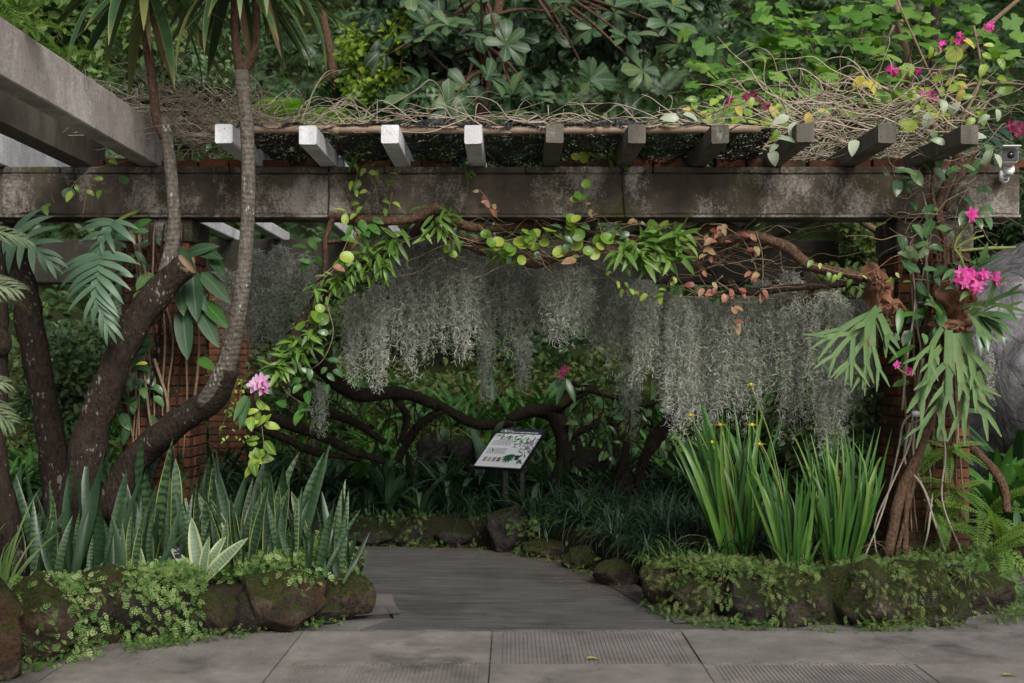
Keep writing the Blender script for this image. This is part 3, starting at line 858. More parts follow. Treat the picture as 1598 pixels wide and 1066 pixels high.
def rafter(xc, y0, y1, w, z0, z1, mat, dz=0.):
    b = MB(); n = 10; ys = np.linspace(y0, y1, n + 1); V = []
    c = .008
    for k, y in enumerate(ys):
        s = random.uniform(-.003, .003)
        for xx, zz in ((-w / 2 + c, z0), (w / 2 - c, z0), (w / 2, z0 + c), (w / 2, z1 - c), (w / 2 - c, z1), (-w / 2 + c, z1), (-w / 2, z1 - c), (-w / 2, z0 + c)):
            V.append((xc + xx + s, y, zz + dz + random.uniform(-.003, .003)))
    m = 8
    Q = [(i * m + j, i * m + (j + 1) % m, (i + 1) * m + (j + 1) % m, (i + 1) * m + j) for i in range(n) for j in range(m)]
    T = [(0, j + 1, j) for j in range(1, m - 1)] + [(n * m, n * m + j, n * m + j + 1) for j in range(1, m - 1)]
    b.add(V, T, Q)
    return obj('rafter', b, mat, perg, smooth=False)
for k in range(-3, 7):
    rafter(-.249 + .527 * k + random.uniform(-.012, .012), 7.19 + random.uniform(-.03, .03), 12.95, .112, 3.034, 3.155,
           M['white_raft'] if k <= 0 else M['grey_raft'], random.uniform(-.003, .006))
for k in (-4, -5):
    rafter(-.249 + .527 * k - .25, 8.35, 12.95, .112, 3.034, 3.155, M['white_raft'])
rafter(-2.57, 4.2, 8.32, .14, 3.034, 3.325, M['big_raft'])
rafter(-3.06, 4.2, 8.28, .15, 3.034, 3.31, M['grey_raft'])
rafter(-3.65, 4.2, 12.95, .13, 3.034, 3.30, M['white_raft'])

# pipe and shade net lying on the rafters
b = MB(); tube(b, [(-2.0, 7.5, 3.188), (-1.0, 7.5, 3.19), (0, 7.51, 3.186), (1.0, 7.5, 3.189), (1.65, 7.49, 3.192)], .027, 10, 6)
for x in (-1.2, .55): tube(b, [(x, 7.5, 3.187), (x + .05, 7.5, 3.187)], .032, 10, 0)
tag(obj('pipe', b, M['pipe'], None, (-.2, 7.5, 3.16)), 'long brownish pipe lying across the rafter ends', 'pipe')
nx_, ny_ = 150, 30
X, Y = np.meshgrid(np.linspace(-1.95, 1.75, nx_), np.linspace(0, 1, ny_))
ph = (X + .249) / .527
Yw = 7.46 + Y * .95
sag = np.sin(math.pi * ph) ** 2
Z = 3.165 + .05 * np.exp(-((Yw - 7.5) / .09) ** 2) - sag * .055 * np.clip((Yw - 7.6) / .3, 0, 1) + .014 * np.sin(X * 13 + Y * 9 + 2 * np.sin(X * 4)) + .008 * np.sin(X * 21 + Y * 40) + .006 * np.sin(X * 47 - Y * 90)
Z -= .075 * sag * np.exp(-((Yw - 8.25) / .3) ** 2)
b = MB(); i = (np.arange(ny_ - 1)[:, None] * nx_ + np.arange(nx_ - 1)[None]).reshape(-1, 1)
b.add(np.stack([X, Yw, Z], -1).reshape(-1, 3), None, i + np.array([0, 1, nx_ + 1, nx_]))
b2 = b
net = obj('shade_net', b2, M['net'], None, (0, 8, 3.1)); tag(net, 'crumpled black shade net sagging between the rafters behind the pipe', 'net')
sol = net.modifiers.new('thickness', 'SOLIDIFY'); sol.thickness = .004
for j, (x0, x1) in enumerate(((-.75, .25), (.0, 1.45))):
    pts = [(x, 7.62 + .05 * math.sin(x * 5 + j), 3.235 + .016 * math.sin(x * 9 + j * 2)) for x in np.linspace(x0, x1, 9)]
    b = MB(); tube(b, pts, [.012, .03, .022, .034, .02, .03, .012], 8, 5, .25)
    obj('net_roll', b, M['net'], net)

# cable hanging down the beam
b = MB(); tube(b, [P(513, 262, 7.985), P(514, 300, 7.982), P(512, 334, 7.985)], .006, 6); tube(b, [P(513, 262, 7.985), (-1.30, 7.99, 3.05)], .006, 6)
tag(obj('cable', b, M['black'], None, P(513, 334, 7.98)), 'thin dark cable running down the left part of the front beam', 'cable')
b = MB(); tube(b, [P(972, 255, 7.985), P(974, 300, 7.98), P(977, 345, 7.985)], .006, 6)
tag(obj('cable', b, M['black'], None, P(977, 345, 7.98)), 'thin black cable hanging down the middle of the front beam', 'cable')

# ------------------------------------------------------------------ background planting on the slope
# undergrowth: one uncountable mass of leaves
def scatter_leaves(mb, n, xr, yr, zf, h, tpl, size, up=.5, fwd=.4, tint=(.1, .9), clump=0., keep=None):
    x = RG.uniform(*xr, n); y = RG.uniform(*yr, n)
    if keep is not None:
        k = keep(x, y); x, y = x[k], y[k]; n = len(x)
    hh = h(x, y) if callable(h) else h
    z = zf(x, y) + hh * RG.uniform(0, 1, n) ** .7
    D = rnd_dir(n, .1, fwd); U = nrm(np.array([0, -fwd, up]) + RG.standard_normal((n, 3)) * .35)
    tn = RG.uniform(*tint, n)
    if clump: tn = np.clip(tn + clump * np.sin(x * 2.1 + 3 * np.sin(y * 1.7)) * .5, 0, 1)
    for i, t in enumerate(tpl):
        s = np.arange(n) % len(tpl) == i
        mb.inst(t, np.stack([x, y, z], 1)[s], frames(D[s], U[s]), RG.uniform(*size, n)[s], tn[s])

def zhill(x, y): return terr(x, y)
b = MB()
scatter_leaves(b, 36000, (-13, 12), (17.0, 30), zhill, lambda x, y: .25 + .9 * (np.sin(x * 1.7 + y) * np.sin(x * .9 - y * 1.3) + 1) * .5, TP['small3'], (.10, .24), .5, .5, (0, .7), .5)
scatter_leaves(b, 3300, (-13, 12), (17.5, 29), zhill, .9, TP['fern'], (.5, 1.1), .6, .4, (0, .5), .3)
tag(obj('undergrowth', b, M['under']), 'dark leafy undergrowth covering the steep slope behind the arbour', 'undergrowth', kind='stuff')
b = MB()
scatter_leaves(b, 22000, (-11, 8), (12.5, 17.4), zhill, lambda x, y: .10 + .28 * np.clip(np.sin(x * 2.3 + y) * np.sin(x * 1.1 - y * 1.9) + .2, 0, 1), TP['small3'], (.06, .15), .7, .4, (0, 1), .7)
tag(obj('slope_ground_cover', b, M['lawnleaf']), 'low bright ground cover with fallen leaves on the bank under the arbour', 'ground cover', kind='stuff')

FM = {k: [MB() for _ in TP['fern']] for k in ()}
fern_mesh = {m: mset('fern', m, 'frond') for m in ('fern_dark', 'fern_blue', 'fern_small')}
ladder_mesh = mset('ladder', 'fern_small', 'frond')
treefern_mesh = mset('treefern', 'fern_bright', 'frond')
palm_mesh = mset('palm', 'fern_blue', 'frond'); palm_light = mset('palm', 'palm', 'frond')

def fern(loc, meshes, n, size, el, label, cat='fern', group=None, az=(0, 6.28), name='fern'):
    t = thing(name, label, cat, loc, group)
    D = []
    for k in range(n):
        a = az[0] + (az[1] - az[0]) * (k + random.random() * .8) / n; e = random.uniform(*el)
        D.append((math.cos(a) * math.cos(e), math.sin(a) * math.cos(e), math.sin(e)))
    leaf_parts(t, meshes, np.repeat(np.array([loc], float), n, 0), np.array(D), np.array([[0, 0, 1.]] * n), [random.uniform(.75, 1.1) * size for _ in range(n)], 'frond')
    return t
def copy_thing(t, loc, rz=0., label=None, group=None, sc=1.):
    r = t.copy(); COL.objects.link(r)
    base = Matrix.Translation(Vector([float(c) for c in loc])) @ Matrix.Rotation(rz, 4, 'Z') @ Matrix.Scale(sc, 4)
    r.matrix_basis = base; WM[r.name] = base
    if label: r['label'] = label
    if group: r['group'] = group
    for ch in list(t.children):
        c = ch.copy(); COL.objects.link(c); c.parent = r
        for g in list(ch.children):
            d = g.copy(); COL.objects.link(d); d.parent = c
    return r
GF = 'dark ferns on the shaded slope behind the pergola'
LF = 'large dark arching fern on the shaded slope behind the pergola'
protos = [fern(P(500, 190, 15.5), fern_mesh['fern_dark'], 11, 1.15, (.3, 1.1), LF, group=GF), fern(P(630, 195, 14.6), fern_mesh['fern_blue'], 10, 1.05, (.25, 1.0), LF, group=GF)]
for px, py, d in ((330, 170, 16), (560, 215, 15.2), (480, 110, 18), (700, 240, 14.5), (1010, 205, 15.2), (1060, 190, 16), (1110, 140, 17.5), (1180, 100, 18), (1010, 90, 18.5), (940, 225, 14.6),
                  (1270, 150, 17.5), (1340, 60, 19), (1470, 110, 17), (1590, 120, 17), (270, 140, 17.5), (360, 80, 18.5), (430, 60, 19), (570, 70, 19), (880, 230, 15), (1140, 40, 20), (1220, 30, 20.5), (640, 60, 19.5), (520, 40, 20), (1530, 30, 19), (420, 205, 16.5), (1090, 235, 14.5), (960, 60, 20), (1060, 70, 19.5)):
    copy_thing(random.choice(protos), P(px, py, d), random.uniform(0, 6.28), LF, GF, random.uniform(.8, 1.25))
fern(P(445, 215, 14.2), treefern_mesh, 11, 1.1, (.15, .75), 'bright lime green tree fern behind the left part of the arbour roof', az=(2.6, 6.9), name='tree_fern')
fern(P(372, 215, 14.6), treefern_mesh, 7, .75, (.2, .8), 'smaller lime green fern left of the bright tree fern, behind the second tree', az=(2.6, 6.9), name='tree_fern')
fern(P(560, 205, 13.9), fern_mesh['fern_small'], 9, .62, (.2, .8), 'mid green fern low behind the roof between lime tree fern and large leaved tree')
fern(P(1620, 190, 12.5), palm_mesh, 9, 1.5, (-.2, .7), 'dark blue green palm fronds drooping at the right edge above the camera', 'palm', name='palm')
fern(P(1400, 215, 15.), palm_mesh, 8, 1.4, (.0, .9), 'dark feathery palm behind the pale branches at upper right', 'palm', name='palm')
fern(P(1590, 10, 15.), palm_mesh, 9, 1.5, (-.5, .5), 'feathery palm hanging in from the top right corner', 'palm', name='palm')

def blob_leaves(mb, n, cs, rs, tpl, size, tint=(0, 1), up=.4, fwd=.5, shell=.45):
    """leaves spread through clumps: cs centres, rs radii"""
    k = RG.integers(0, len(cs), n)
    o = nrm(RG.standard_normal((n, 3))) * (RG.uniform(0, 1, n) ** shell)[:, None]
    p = np.asarray(cs)[k] + o * np.asarray(rs)[k][:, None] * np.array([1, 1, .8])
    D = nrm(o * .8 + rnd_dir(n, .0, .2)); U = nrm(np.array([0, -fwd, up]) + RG.standard_normal((n, 3)) * .4 + o * .5)
    tn = RG.uniform(*tint, n)
    sz = RG.uniform(*size, n)
    for i, t in enumerate(tpl):
        s = np.arange(n) % len(tpl) == i
        mb.inst(t, p[s], frames(D[s], U[s]), sz[s], tn[s])

def bush(label, boxes, d, n, mat, tpl, size, base, stems=4, tint=(0, 1), cat='shrub', name='shrub', nb=14, br=.28, dd=.6):
    """boxes: regions given by their corners; the crown is clumps of leaves within them"""
    cs, rs = [], []
    for x0, y0, x1, y1 in boxes:
        for _ in range(nb):
            cs.append(P(random.uniform(x0, x1), random.uniform(y0, y1), d + random.uniform(-dd, dd))); rs.append(random.uniform(.6, 1.2) * br)
    bp = P(*base)
    t = thing(name, label, cat, bp)
    m = MB(); blob_leaves(m, n, cs, rs, tpl, size, tint); obj('foliage', m, M[mat], t)
    for k in range(stems):
        c = cs[(k * 5) % len(cs)]
        m = MB(); tube(m, [bp + RG.uniform(-.08, .08, 3) * (1, 1, 0), (bp * .5 + c * .5) + RG.uniform(-.15, .15, 3), c], [.03, .02, .008], 6, 5, .05); obj('stem', m, M['bark_brown'], t)
    return t
bush('yellow green small leaved shrub left of the large leaved tree', [(545, 20, 640, 130), (555, 110, 610, 160)], 14.6, 2600, 'yg', TP['oval'], (.07, .12), (590, 300, 14.6), 4, br=.22, dd=.3)
bush('dense small leaved dark shrub behind the left dry vine heap', [(250, 60, 380, 200), (200, 120, 340, 210)], 13.6, 4200, 'under', TP['small3'], (.07, .15), (300, 330, 13.6), 4, (.3, 1.))
bush('leafy mid green shrub in the upper left corner behind the pale rafter', [(-40, -20, 130, 60), (60, 20, 240, 150)], 12.6, 4500, 'cover2', TP['small3'], (.08, .17), (90, 350, 12.6), 4, (.1, .8))
bush('fine leaved green shrub at the right edge above the boulder', [(1520, 340, 1640, 390), (1480, 300, 1600, 350)], 13.2, 3000, 'lawnleaf', TP['small3'], (.06, .13), (1560, 420, 13.2), 3, (.0, .7))
bush('small leaved dark green shrub far behind between the fern and yellow green shrub', [(560, 150, 680, 220)], 14.0, 1500, 'under', TP['small3'], (.08, .15), (620, 320, 14.), 3, (.4, 1.))
bush('low leafy shrub seen under the front beam beside the right pillar', [(1310, 345, 1410, 420), (1290, 430, 1400, 470)], 12.2, 3200, 'lawnleaf', TP['small3'], (.06, .12), (1350, 640, 12.2), 3, (.0, .8))

# thin bare stems far behind
def pole_tree(label, pts, rad, mat='bark_brown', name='slender_tree', cat='tree'):
    m = MB(); p = tube(m, pts, rad, 8, 5, .05)
    t = thing(name, label, cat, pts[0]); obj('trunk', m, M[mat], t); return t
pole_tree('slender bare trunk leaning in front of dark ferns, right of the second sword leaved crown', [P(535, 240, 15.6), P(518, 95, 15.6), P(500, 0, 15.6), P(488, -90, 15.6)], [.07, .06, .055, .05])
pole_tree('thin dark trunk at the top right between the feathery palms', [P(1455, 160, 14), P(1458, 60, 14), P(1462, -60, 14)], [.05, .045, .04], 'bark_dark')
t = pole_tree('twin pale stems crossing at the top right above the right vine heap', [P(1432, 200, 11.5), P(1415, 90, 11.5), P(1398, 0, 11.5), P(1390, -60, 11.5)], [.045, .04, .036, .03], 'stem')
m = MB(); tube(m, [P(1415, 90, 11.5), P(1398, 30, 11.55), P(1404, -60, 11.6)], [.03, .026, .02], 7); obj('limb', m, M['stem'], t)
m = MB(); tube(m, [P(1440, 140, 11.5), P(1520, 60, 11.3), P(1600, -10, 11.2)], [.03, .026, .02], 7); obj('limb', m, M['stem'], t)
m = MB(); tube(m, [P(1400, 150, 11.5), P(1370, 100, 11.4), P(1395, 40, 11.4)], [.02, .016, .012], 7); obj('limb', m, M['stem'], t)

# large leaved tree
t = thing('large_leaved_tree', 'tree with big glossy paddle leaves in whorls behind the arbour roof', 'tree', P(745, 330, 14.6))
base = P(745, 330, 14.6)
nodes = []
for _ in range(24): nodes.append(P(random.uniform(600, 860), random.uniform(-30, 190), random.uniform(13.6, 15.0)))
nodes += [P(605, 85, 13.5), P(650, 60, 13.7), P(640, 150, 13.6), P(700, 40, 13.6), P(790, 70, 13.6), P(800, 150, 13.6), P(760, 120, 13.4), P(700, 170, 13.5)]
for px, py in ((925, 45), (960, 20), (1000, 5), (1040, 40), (900, 5), (1060, 70), (920, 125), (1003, 110), (1050, 10), (980, 60), (880, 60), (870, 20)): nodes.append(P(px, py, random.uniform(13.0, 14.2)))
nodes = np.array(nodes)
m = MB(); tube(m, [base, P(748, 200, 14.6), P(770, 60, 14.8), P(790, -60, 14.8)], [.11, .10, .08, .06], 9, 5, .05); obj('trunk', m, M['bark_brown'], t)
for i, nd in enumerate(nodes):
    hub = P(755, 150 - (i % 5) * 40, 14.6) if nd[0] < .6 else P(820, -30, 14.5)
    m = MB(); tube(m, [hub, hub * .5 + nd * .5 + np.array([0, 0, random.uniform(-.1, .15)]), nd], [.03, .02, .012], 6, 4, .05); obj('branch', m, M['bark_brown'], t)
bigm = mset('big', 'big')
pos, D, U, S = [], [], [], []
for nd in nodes:
    ax = nrm(np.array([random.uniform(-.6, .6), -random.uniform(.3, 1.0), random.uniform(.1, .9)]))
    a1 = nrm(np.cross(ax, (0, 0, 1.))); a2 = np.cross(ax, a1); ph = random.uniform(0, 6)
    for k in range(7 if len(pos) < 292 else 0):
        a = ph + k * 2.4; w = random.uniform(.15, .55)
        d = nrm((a1 * math.cos(a) + a2 * math.sin(a)) * (1 - w * .5) + ax * w)
        pos.append(nd); D.append(d); U.append(ax); S.append(random.uniform(.21, .40))
leaf_parts(t, bigm, pos, D, U, S)
m = MB(); cs = np.array([P(random.uniform(585, 880), random.uniform(-40, 195), random.uniform(14.6, 15.6)) for _ in range(34)] + [P(random.uniform(870, 1090), random.uniform(-40, 80), random.uniform(14.3, 15.2)) for _ in range(16)])
blob_leaves(m, 1500, cs, np.full(len(cs), .35), TP['big'], (.16, .34), (0, .7)); obj('inner_leaves', m, M['big'], t, kind='stuff')
m = MB()
for nd in nodes[::4]: m.inst(TP['oval'][0], nd[None] + (0, -.05, .03), frames(np.array([[.1, -1, .3]]), np.array([[0, 0, 1.]])), .08, .3)
obj('bud', m, M['yellow'], t)

# lobed leaf climber / shrub on the right
t = thing('lobed_leaf_shrub', 'tall bright green shrub with lobed vine like leaves above the right roof', 'shrub', P(1290, 330, 11.2))
lob = mset('lobed', 'lobed')
cl = []
for _ in range(19): cl.append(P(random.uniform(1140, 1400), random.uniform(35, 165), random.uniform(10.2, 11.6)))
cl += [P(1105, 110, 10.6), P(1125, 90, 10.6), P(1120, 165, 10.4), P(1250, 25, 11), P(1330, 20, 11), P(1380, 15, 11), P(1440, 20, 11), P(1500, 40, 10.8), P(1560, 45, 10.6), P(1585, 95, 10.2), P(1480, 60, 10.8), P(1200, 70, 10.8), P(1340, 60, 10.8)]
pos, D, U, S = [], [], [], []
for c in cl:
    for k in range(9):
        if len(pos) >= 298: break
        p = c + RG.standard_normal(3) * (.17, .2, .13)
        pos.append(p); D.append(nrm(np.array([random.uniform(-1, 1), random.uniform(-.8, .0), random.uniform(-.7, .25)])))
        U.append(nrm(np.array([random.uniform(-.3, .3), random.uniform(-.9, -.2), random.uniform(.5, 1.2)]))); S.append(random.uniform(.11, .19))
leaf_parts(t, lob, pos, D, U, S)
hb = P(1290, 330, 11.2)
for c in cl:
    m = MB(); tube(m, [hb + RG.uniform(-.3, .3, 3) * (1, .4, 0), hb * .45 + c * .55 + RG.uniform(-.2, .2, 3), c], [.02, .013, .007], 6, 5, .04); obj('stem', m, M['bark_brown'], t)

# ------------------------------------------------------------------ trees in the left bed
sw = [blade(9, .082, 'sword', d, .22, w) for d, w in ((.35, .02), (.6, .03), (1.0, .02), (.15, .02))]
TP['drac'] = sw
drac_mesh = mset('drac', 'drac'); dry_mesh = mset('drac', 'drydrac')
def crown(t, c, n, el, size, dry=0, az=(0, 6.283)):
    c = np.array(c); D, U = [], []
    for k in range(n):
        a = az[0] + (az[1] - az[0]) * ((k * .618034) % 1); e = el[0] + (el[1] - el[0]) * (k + .5) / n + random.uniform(-.12, .12)
        D.append((math.cos(a) * math.cos(e), math.sin(a) * math.cos(e), math.sin(e))); U.append((0, 0, 1.) if e < 1 else (.3, .2, 1))
    ax = np.array([[0, 0, .006 * k] for k in range(n)])
    leaf_parts(t, drac_mesh, c + ax + np.array(D) * .03, np.array(D), np.array(U), [random.uniform(.75, 1.05) * size for _ in range(n)])
    if dry:
        D = nrm(np.array([[random.uniform(-.3, .3), random.uniform(-.4, .2), -1.] for _ in range(dry)]))
        leaf_parts(t, dry_mesh, np.repeat(c[None], dry, 0), D, np.array([[0, -1., .2]] * dry), [random.uniform(.5, .75) * size for _ in range(dry)], 'dry_leaf')
t1 = thing('sword_leaved_tree', 'pruned grey tree with a cut stub and one upright stem, leftmost sword leaved crown', 'tree', P(118, 850, 7.55))
m = MB(); tube(m, [P(112, 860, 7.6), P(120, 780, 7.6), P(140, 690, 7.6), P(168, 600, 7.55), P(210, 510, 7.5), P(252, 450, 7.5), P(292, 413, 7.48)], [.14, .125, .112, .102, .094, .09, .083], 16, 7, .035)
obj('trunk', m, M['bark_dark'], t1)
m = MB(); tube(m, [P(256, 448, 7.5), P(264, 410, 7.5), P(272, 350, 7.48), P(266, 260, 7.46), P(257, 182, 7.45)], [.062, .052, .044, .041, .04], 12, 6, .02); obj('limb', m, M['bark_grey'], t1)
m = MB(); tube(m, [P(287, 417.5, 7.482), P(293.5, 411.5, 7.478)], [.082, .078], 16, 0); obj('cut_end', m, M['stem'], t1)
m = MB(); tube(m, [P(256, 215, 7.45), P(244, 180, 7.43), P(237, 120, 7.42), P(229, 60, 7.4), P(226, 0, 7.4), P(225, -40, 7.4)], [.036, .032, .03, .028, .03, .03], 9, 6, .04); obj('stem', m, M['bark_brown'], t1)
crown(t1, P(226, -28, 7.4), 74, (-.75, .8), .95, 4)
t2 = thing('sword_leaved_tree', 'leaning tree with slim grey trunk rising from a thick dark base, second sword leaved crown', 'tree', P(190, 800, 7.8))
m = MB(); tube(m, [P(170, 800, 7.8), P(212, 720, 7.75), P(270, 665, 7.6), P(335, 620, 7.4), P(358, 570, 7.25)], [.125, .108, .095, .084, .066], 15, 6, .045); obj('trunk', m, M['bark_dark'], t2)
m = MB(); tube(m, [P(318, 632, 7.42), P(348, 585, 7.28), P(362, 540, 7.2), P(375, 470, 7.12), P(386, 350, 7.1), P(386, 220, 7.08), P(377, 110, 7.05)], [.06, .062, .058, .050, .044, .042, .046], 12, 6, .02); obj('limb', m, M['bark_grey'], t2)
for a in ([P(377, 112, 7.05), P(368, 70, 7.05), P(366, 20, 7.05), P(368, -30, 7.05)], [P(379, 112, 7.05), P(397, 80, 7.05), P(400, 30, 7.06), P(398, -40, 7.08)]):
    m = MB(); tube(m, a, [.036, .028, .026, .024], 9, 5, .03); obj('fork', m, M['bark_brown'], t2)
crown(t2, P(366, -45, 7.05), 56, (-.75, .8), .88, 2)
crown(t2, P(402, -55, 7.08), 56, (-.7, .8), .88, 2)
pole_tree('dark leaning trunk between the far left trunk and the pruned tree', [P(100, 860, 8.6), P(88, 740, 8.6), P(72, 640, 8.6), P(50, 520, 8.6), P(32, 430, 8.6), P(18, 340, 8.7), P(5, 240, 8.8)], [.125, .11, .10, .098, .092, .088, .08], 'bark_dark', 'tree')
tf = pole_tree('dark trunk cut by the left edge of the photo, with a swollen knot', [P(22, 900, 6.9), P(5, 790, 6.9), P(-8, 690, 6.9), P(-6, 570, 6.9), P(-4, 480, 6.9), P(-14, 360, 6.9)], [.085, .08, .075, .07, .062, .06], 'bark_dark', 'tree')
V, T = ICO3; m = MB(); m.add(V * (.06, .06, .085) + P(2, 535, 6.86), T); obj('knot', m, M['bark_dark'], tf)

# palm hanging in from the left, close to the viewer
t = thing('areca_palm', 'blurred pale palm fronds reaching in from the left edge, close to the viewer', 'palm', (-3.0, 4.6, 0))
m = MB(); tube(m, [(-3.0, 4.6, 0), (-2.95, 4.6, 1.0), (-2.9, 4.6, 1.9)], [.06, .055, .05], 9); obj('stem', m, M['greenstem'], t)
for (a, e, s, z) in ((.05, .75, 1.1, 1.9), (-.10, .45, 1.05, 1.8), (.0, .10, 1.0, 1.55), (-.15, -.25, 1.0, 1.5), (.9, .5, 1.2, 1.9), (2.6, .5, 1.2, 1.9), (-1.5, .5, 1.2, 1.9), (4, .6, 1.2, 1.9), (.1, .55, .95, 1.35)):
    d = np.array([math.cos(a) * math.cos(e), math.sin(a) * math.cos(e), math.sin(e)])
    leaf_parts(t, palm_light, np.array([[-2.9, 4.6, z]]), d[None], np.array([[0, -.4, 1.]]), [s * .86], 'frond')

# ------------------------------------------------------------------ dry vine heaps on the roof
def tangle(label, x0, x1, ylo, yhi, d0, d1, n, arch, wid=.0035, env=None, zmin=3.165, mat='twig'):
    m = MB()
    for k in range(n):
        u = random.random(); px = x0 + (x1 - x0) * u
        top = env(u) if env else 1.
        p0 = P(px, yhi - (yhi - ylo) * top * random.random() ** 1.3, random.uniform(d0, d1))
        a = random.gauss(0, .45) + (math.pi if random.random() < .5 else 0); L = random.uniform(.25, .8)
        pts = [p0]; dirv = np.array([math.cos(a), random.uniform(-.5, .5), math.sin(a) * .6])
        for s in range(5):
            dirv = nrm(dirv + RG.standard_normal(3) * .32 + np.array([0, 0, arch * (1 - s * .5)])); pts.append(pts[-1] + dirv * L / 5)
        pts = np.array(pts); lim = EYE + (575 - ylo) * d1 / F
        pts[:, 2] = np.maximum(pts[:, 2], zmin); pts[:, 2] = np.where(pts[:, 2] > lim, lim - (pts[:, 2] - lim) * .5, pts[:, 2])
        tube(m, pts, [wid * random.uniform(.6, 1.7), wid * .5], 3, 3, 0, random.random(), cap=False)
    o = obj('vine_heap', m, M[mat], None, P((x0 + x1) / 2, yhi, (d0 + d1) / 2)); tag(o, label, 'dry vines'); return o
tangle('heap of dry tangled vine stems on the left end of the roof', 170, 460, 138, 222, 7.6, 9.0, 420, .15, .0042, lambda u: min(1, 1.15 - .55 * abs(u - .3) / .5))
tangle('heap of dry arching vine stems on the right end of the roof', 1200, 1530, 132, 205, 7.3, 8.6, 210, .32, .0042, lambda u: max(.35, 1 - abs(u - .5) * .9))
tangle('thin layer of dry vine stems along the middle of the roof', 420, 1130, 180, 200, 7.45, 8.2, 170, .05, .0035)
tangle('dry vine stems hanging behind the rafter ends at the right', 1200, 1480, 205, 250, 8.5, 9.6, 160, .0, .0045)
m = MB()
for pts in ([(548, 195), (600, 170), (650, 140), (672, 125), (690, 145), (697, 190)], [(520, 170), (535, 155), (552, 158), (562, 185)], [(440, 160), (455, 190)], [(588, 195), (589, 155)], [(855, 165), (858, 185), (875, 187), (880, 170)],
            [(610, 190), (640, 170), (662, 190)], [(1262, 160), (1265, 130), (1262, 190)], [(1085, 165), (1100, 160), (1130, 180)], [(1140, 130), (1175, 125), (1195, 140)], [(215, 95), (255, 140), (270, 165)], [(300, 80), (262, 110), (250, 125)], [(216, 128), (218, 170)]):
    dd = random.uniform(7.6, 8.2); tube(m, [P(x, y, dd + random.uniform(-.1, .1)) for x, y in pts], [.0055, .003], 5, 6, 0)
tag(obj('dry_stem', m, M['palestem'], None, P(600, 195, 7.8)), 'few long pale dry stems arching up from the roof edge', 'dry stems', kind='stuff')

# ------------------------------------------------------------------ spanish moss
def moss_clump(px, top, bot, w, d, label, mat='spanish', dens=1., taper=.55):
    mb = MB()
    c = P(px, top, d); sc = F / d
    L = (bot - top) / sc; W = w / sc * .98; jd = random.uniform(-.22, .22) * (d < 9.3); c = P(px, top, d - .25 * (d < 9.3) + jd)
    nc = max(12, int(W / .0085 * dens * 2.75))
    step = .0125; K = int(L / step)
    # hanging cords
    ang = RG.uniform(0, 2 * math.pi, nc); r = np.sqrt(RG.uniform(0, 1, nc))
    ex = np.cos(ang) * r * W / 2; ey = np.sin(ang) * r * min(W, .34) * .42
    ln = L * (RG.uniform(.25, 1.04, nc) ** .6) * (1 - .22 * r ** 2)
    t = np.linspace(0, 1, K)[None]                      # along cord
    grow = np.clip(.40 + t * 3.2, 0, 1)                 # narrow at the hook
    sway = np.cumsum(RG.standard_normal((nc, K, 2)) * .0042, axis=1)
    Z = -t * ln[:, None]
    fall = np.where(t > .5, 1 - (t - .5) * taper * 1.25, 1)
    X = ex[:, None] * grow * fall + sway[..., 0]; Y = ey[:, None] * grow * fall + sway[..., 1]
    keep = RG.uniform(0, 1, (nc, K)) < np.clip(ln[:, None] / L, .3, 1) * 1.05
    pts = np.stack([X, Y, Z], -1)[keep]
    N = len(pts)
    # each curl: a short arc with 4 segments leaving the cord
    m = 5
    s = np.linspace(0, 1, m)[None, :, None]
    d0 = nrm(RG.standard_normal((N, 3)) * (1, 1, .7) + (0, 0, -.6)); d1 = nrm(np.cross(d0, RG.standard_normal((N, 3))) + (0, 0, -.3))
    rad = RG.uniform(.012, .036, N)[:, None, None] * (1 if w > 25 else .8)
    turn = RG.uniform(.9, 2.6, N)[:, None, None]
    th = s * turn
    C = pts[:, None] + rad * (np.sin(th) * d0[:, None] + (1 - np.cos(th)) * d1[:, None])
    side = nrm(np.cross(d0, d1) + RG.standard_normal((N, 3)) * .5)[:, None]
    hw = (.0024 * (1 - .45 * s)) * np.ones((N, 1, 1))
    V = np.stack([C - side * hw, C + side * hw], 2).reshape(N, -1, 3)
    i = np.arange(m - 1)[:, None] * 2
    q = i + np.array([0, 1, 3, 2])
    Q = (q[None] + (np.arange(N) * 2 * m)[:, None, None]).reshape(-1, 4)
    tint = np.clip(RG.uniform(.0, 1, N) ** 1.2, 0, 1)
    mb.add(V.reshape(-1, 3) + c, None, Q, np.repeat(tint, 2 * m))
    o = obj('spanish_moss', mb, M[mat], None, c); tag(o, label, 'spanish moss', 'spanish moss hanging under the pergola'); return o
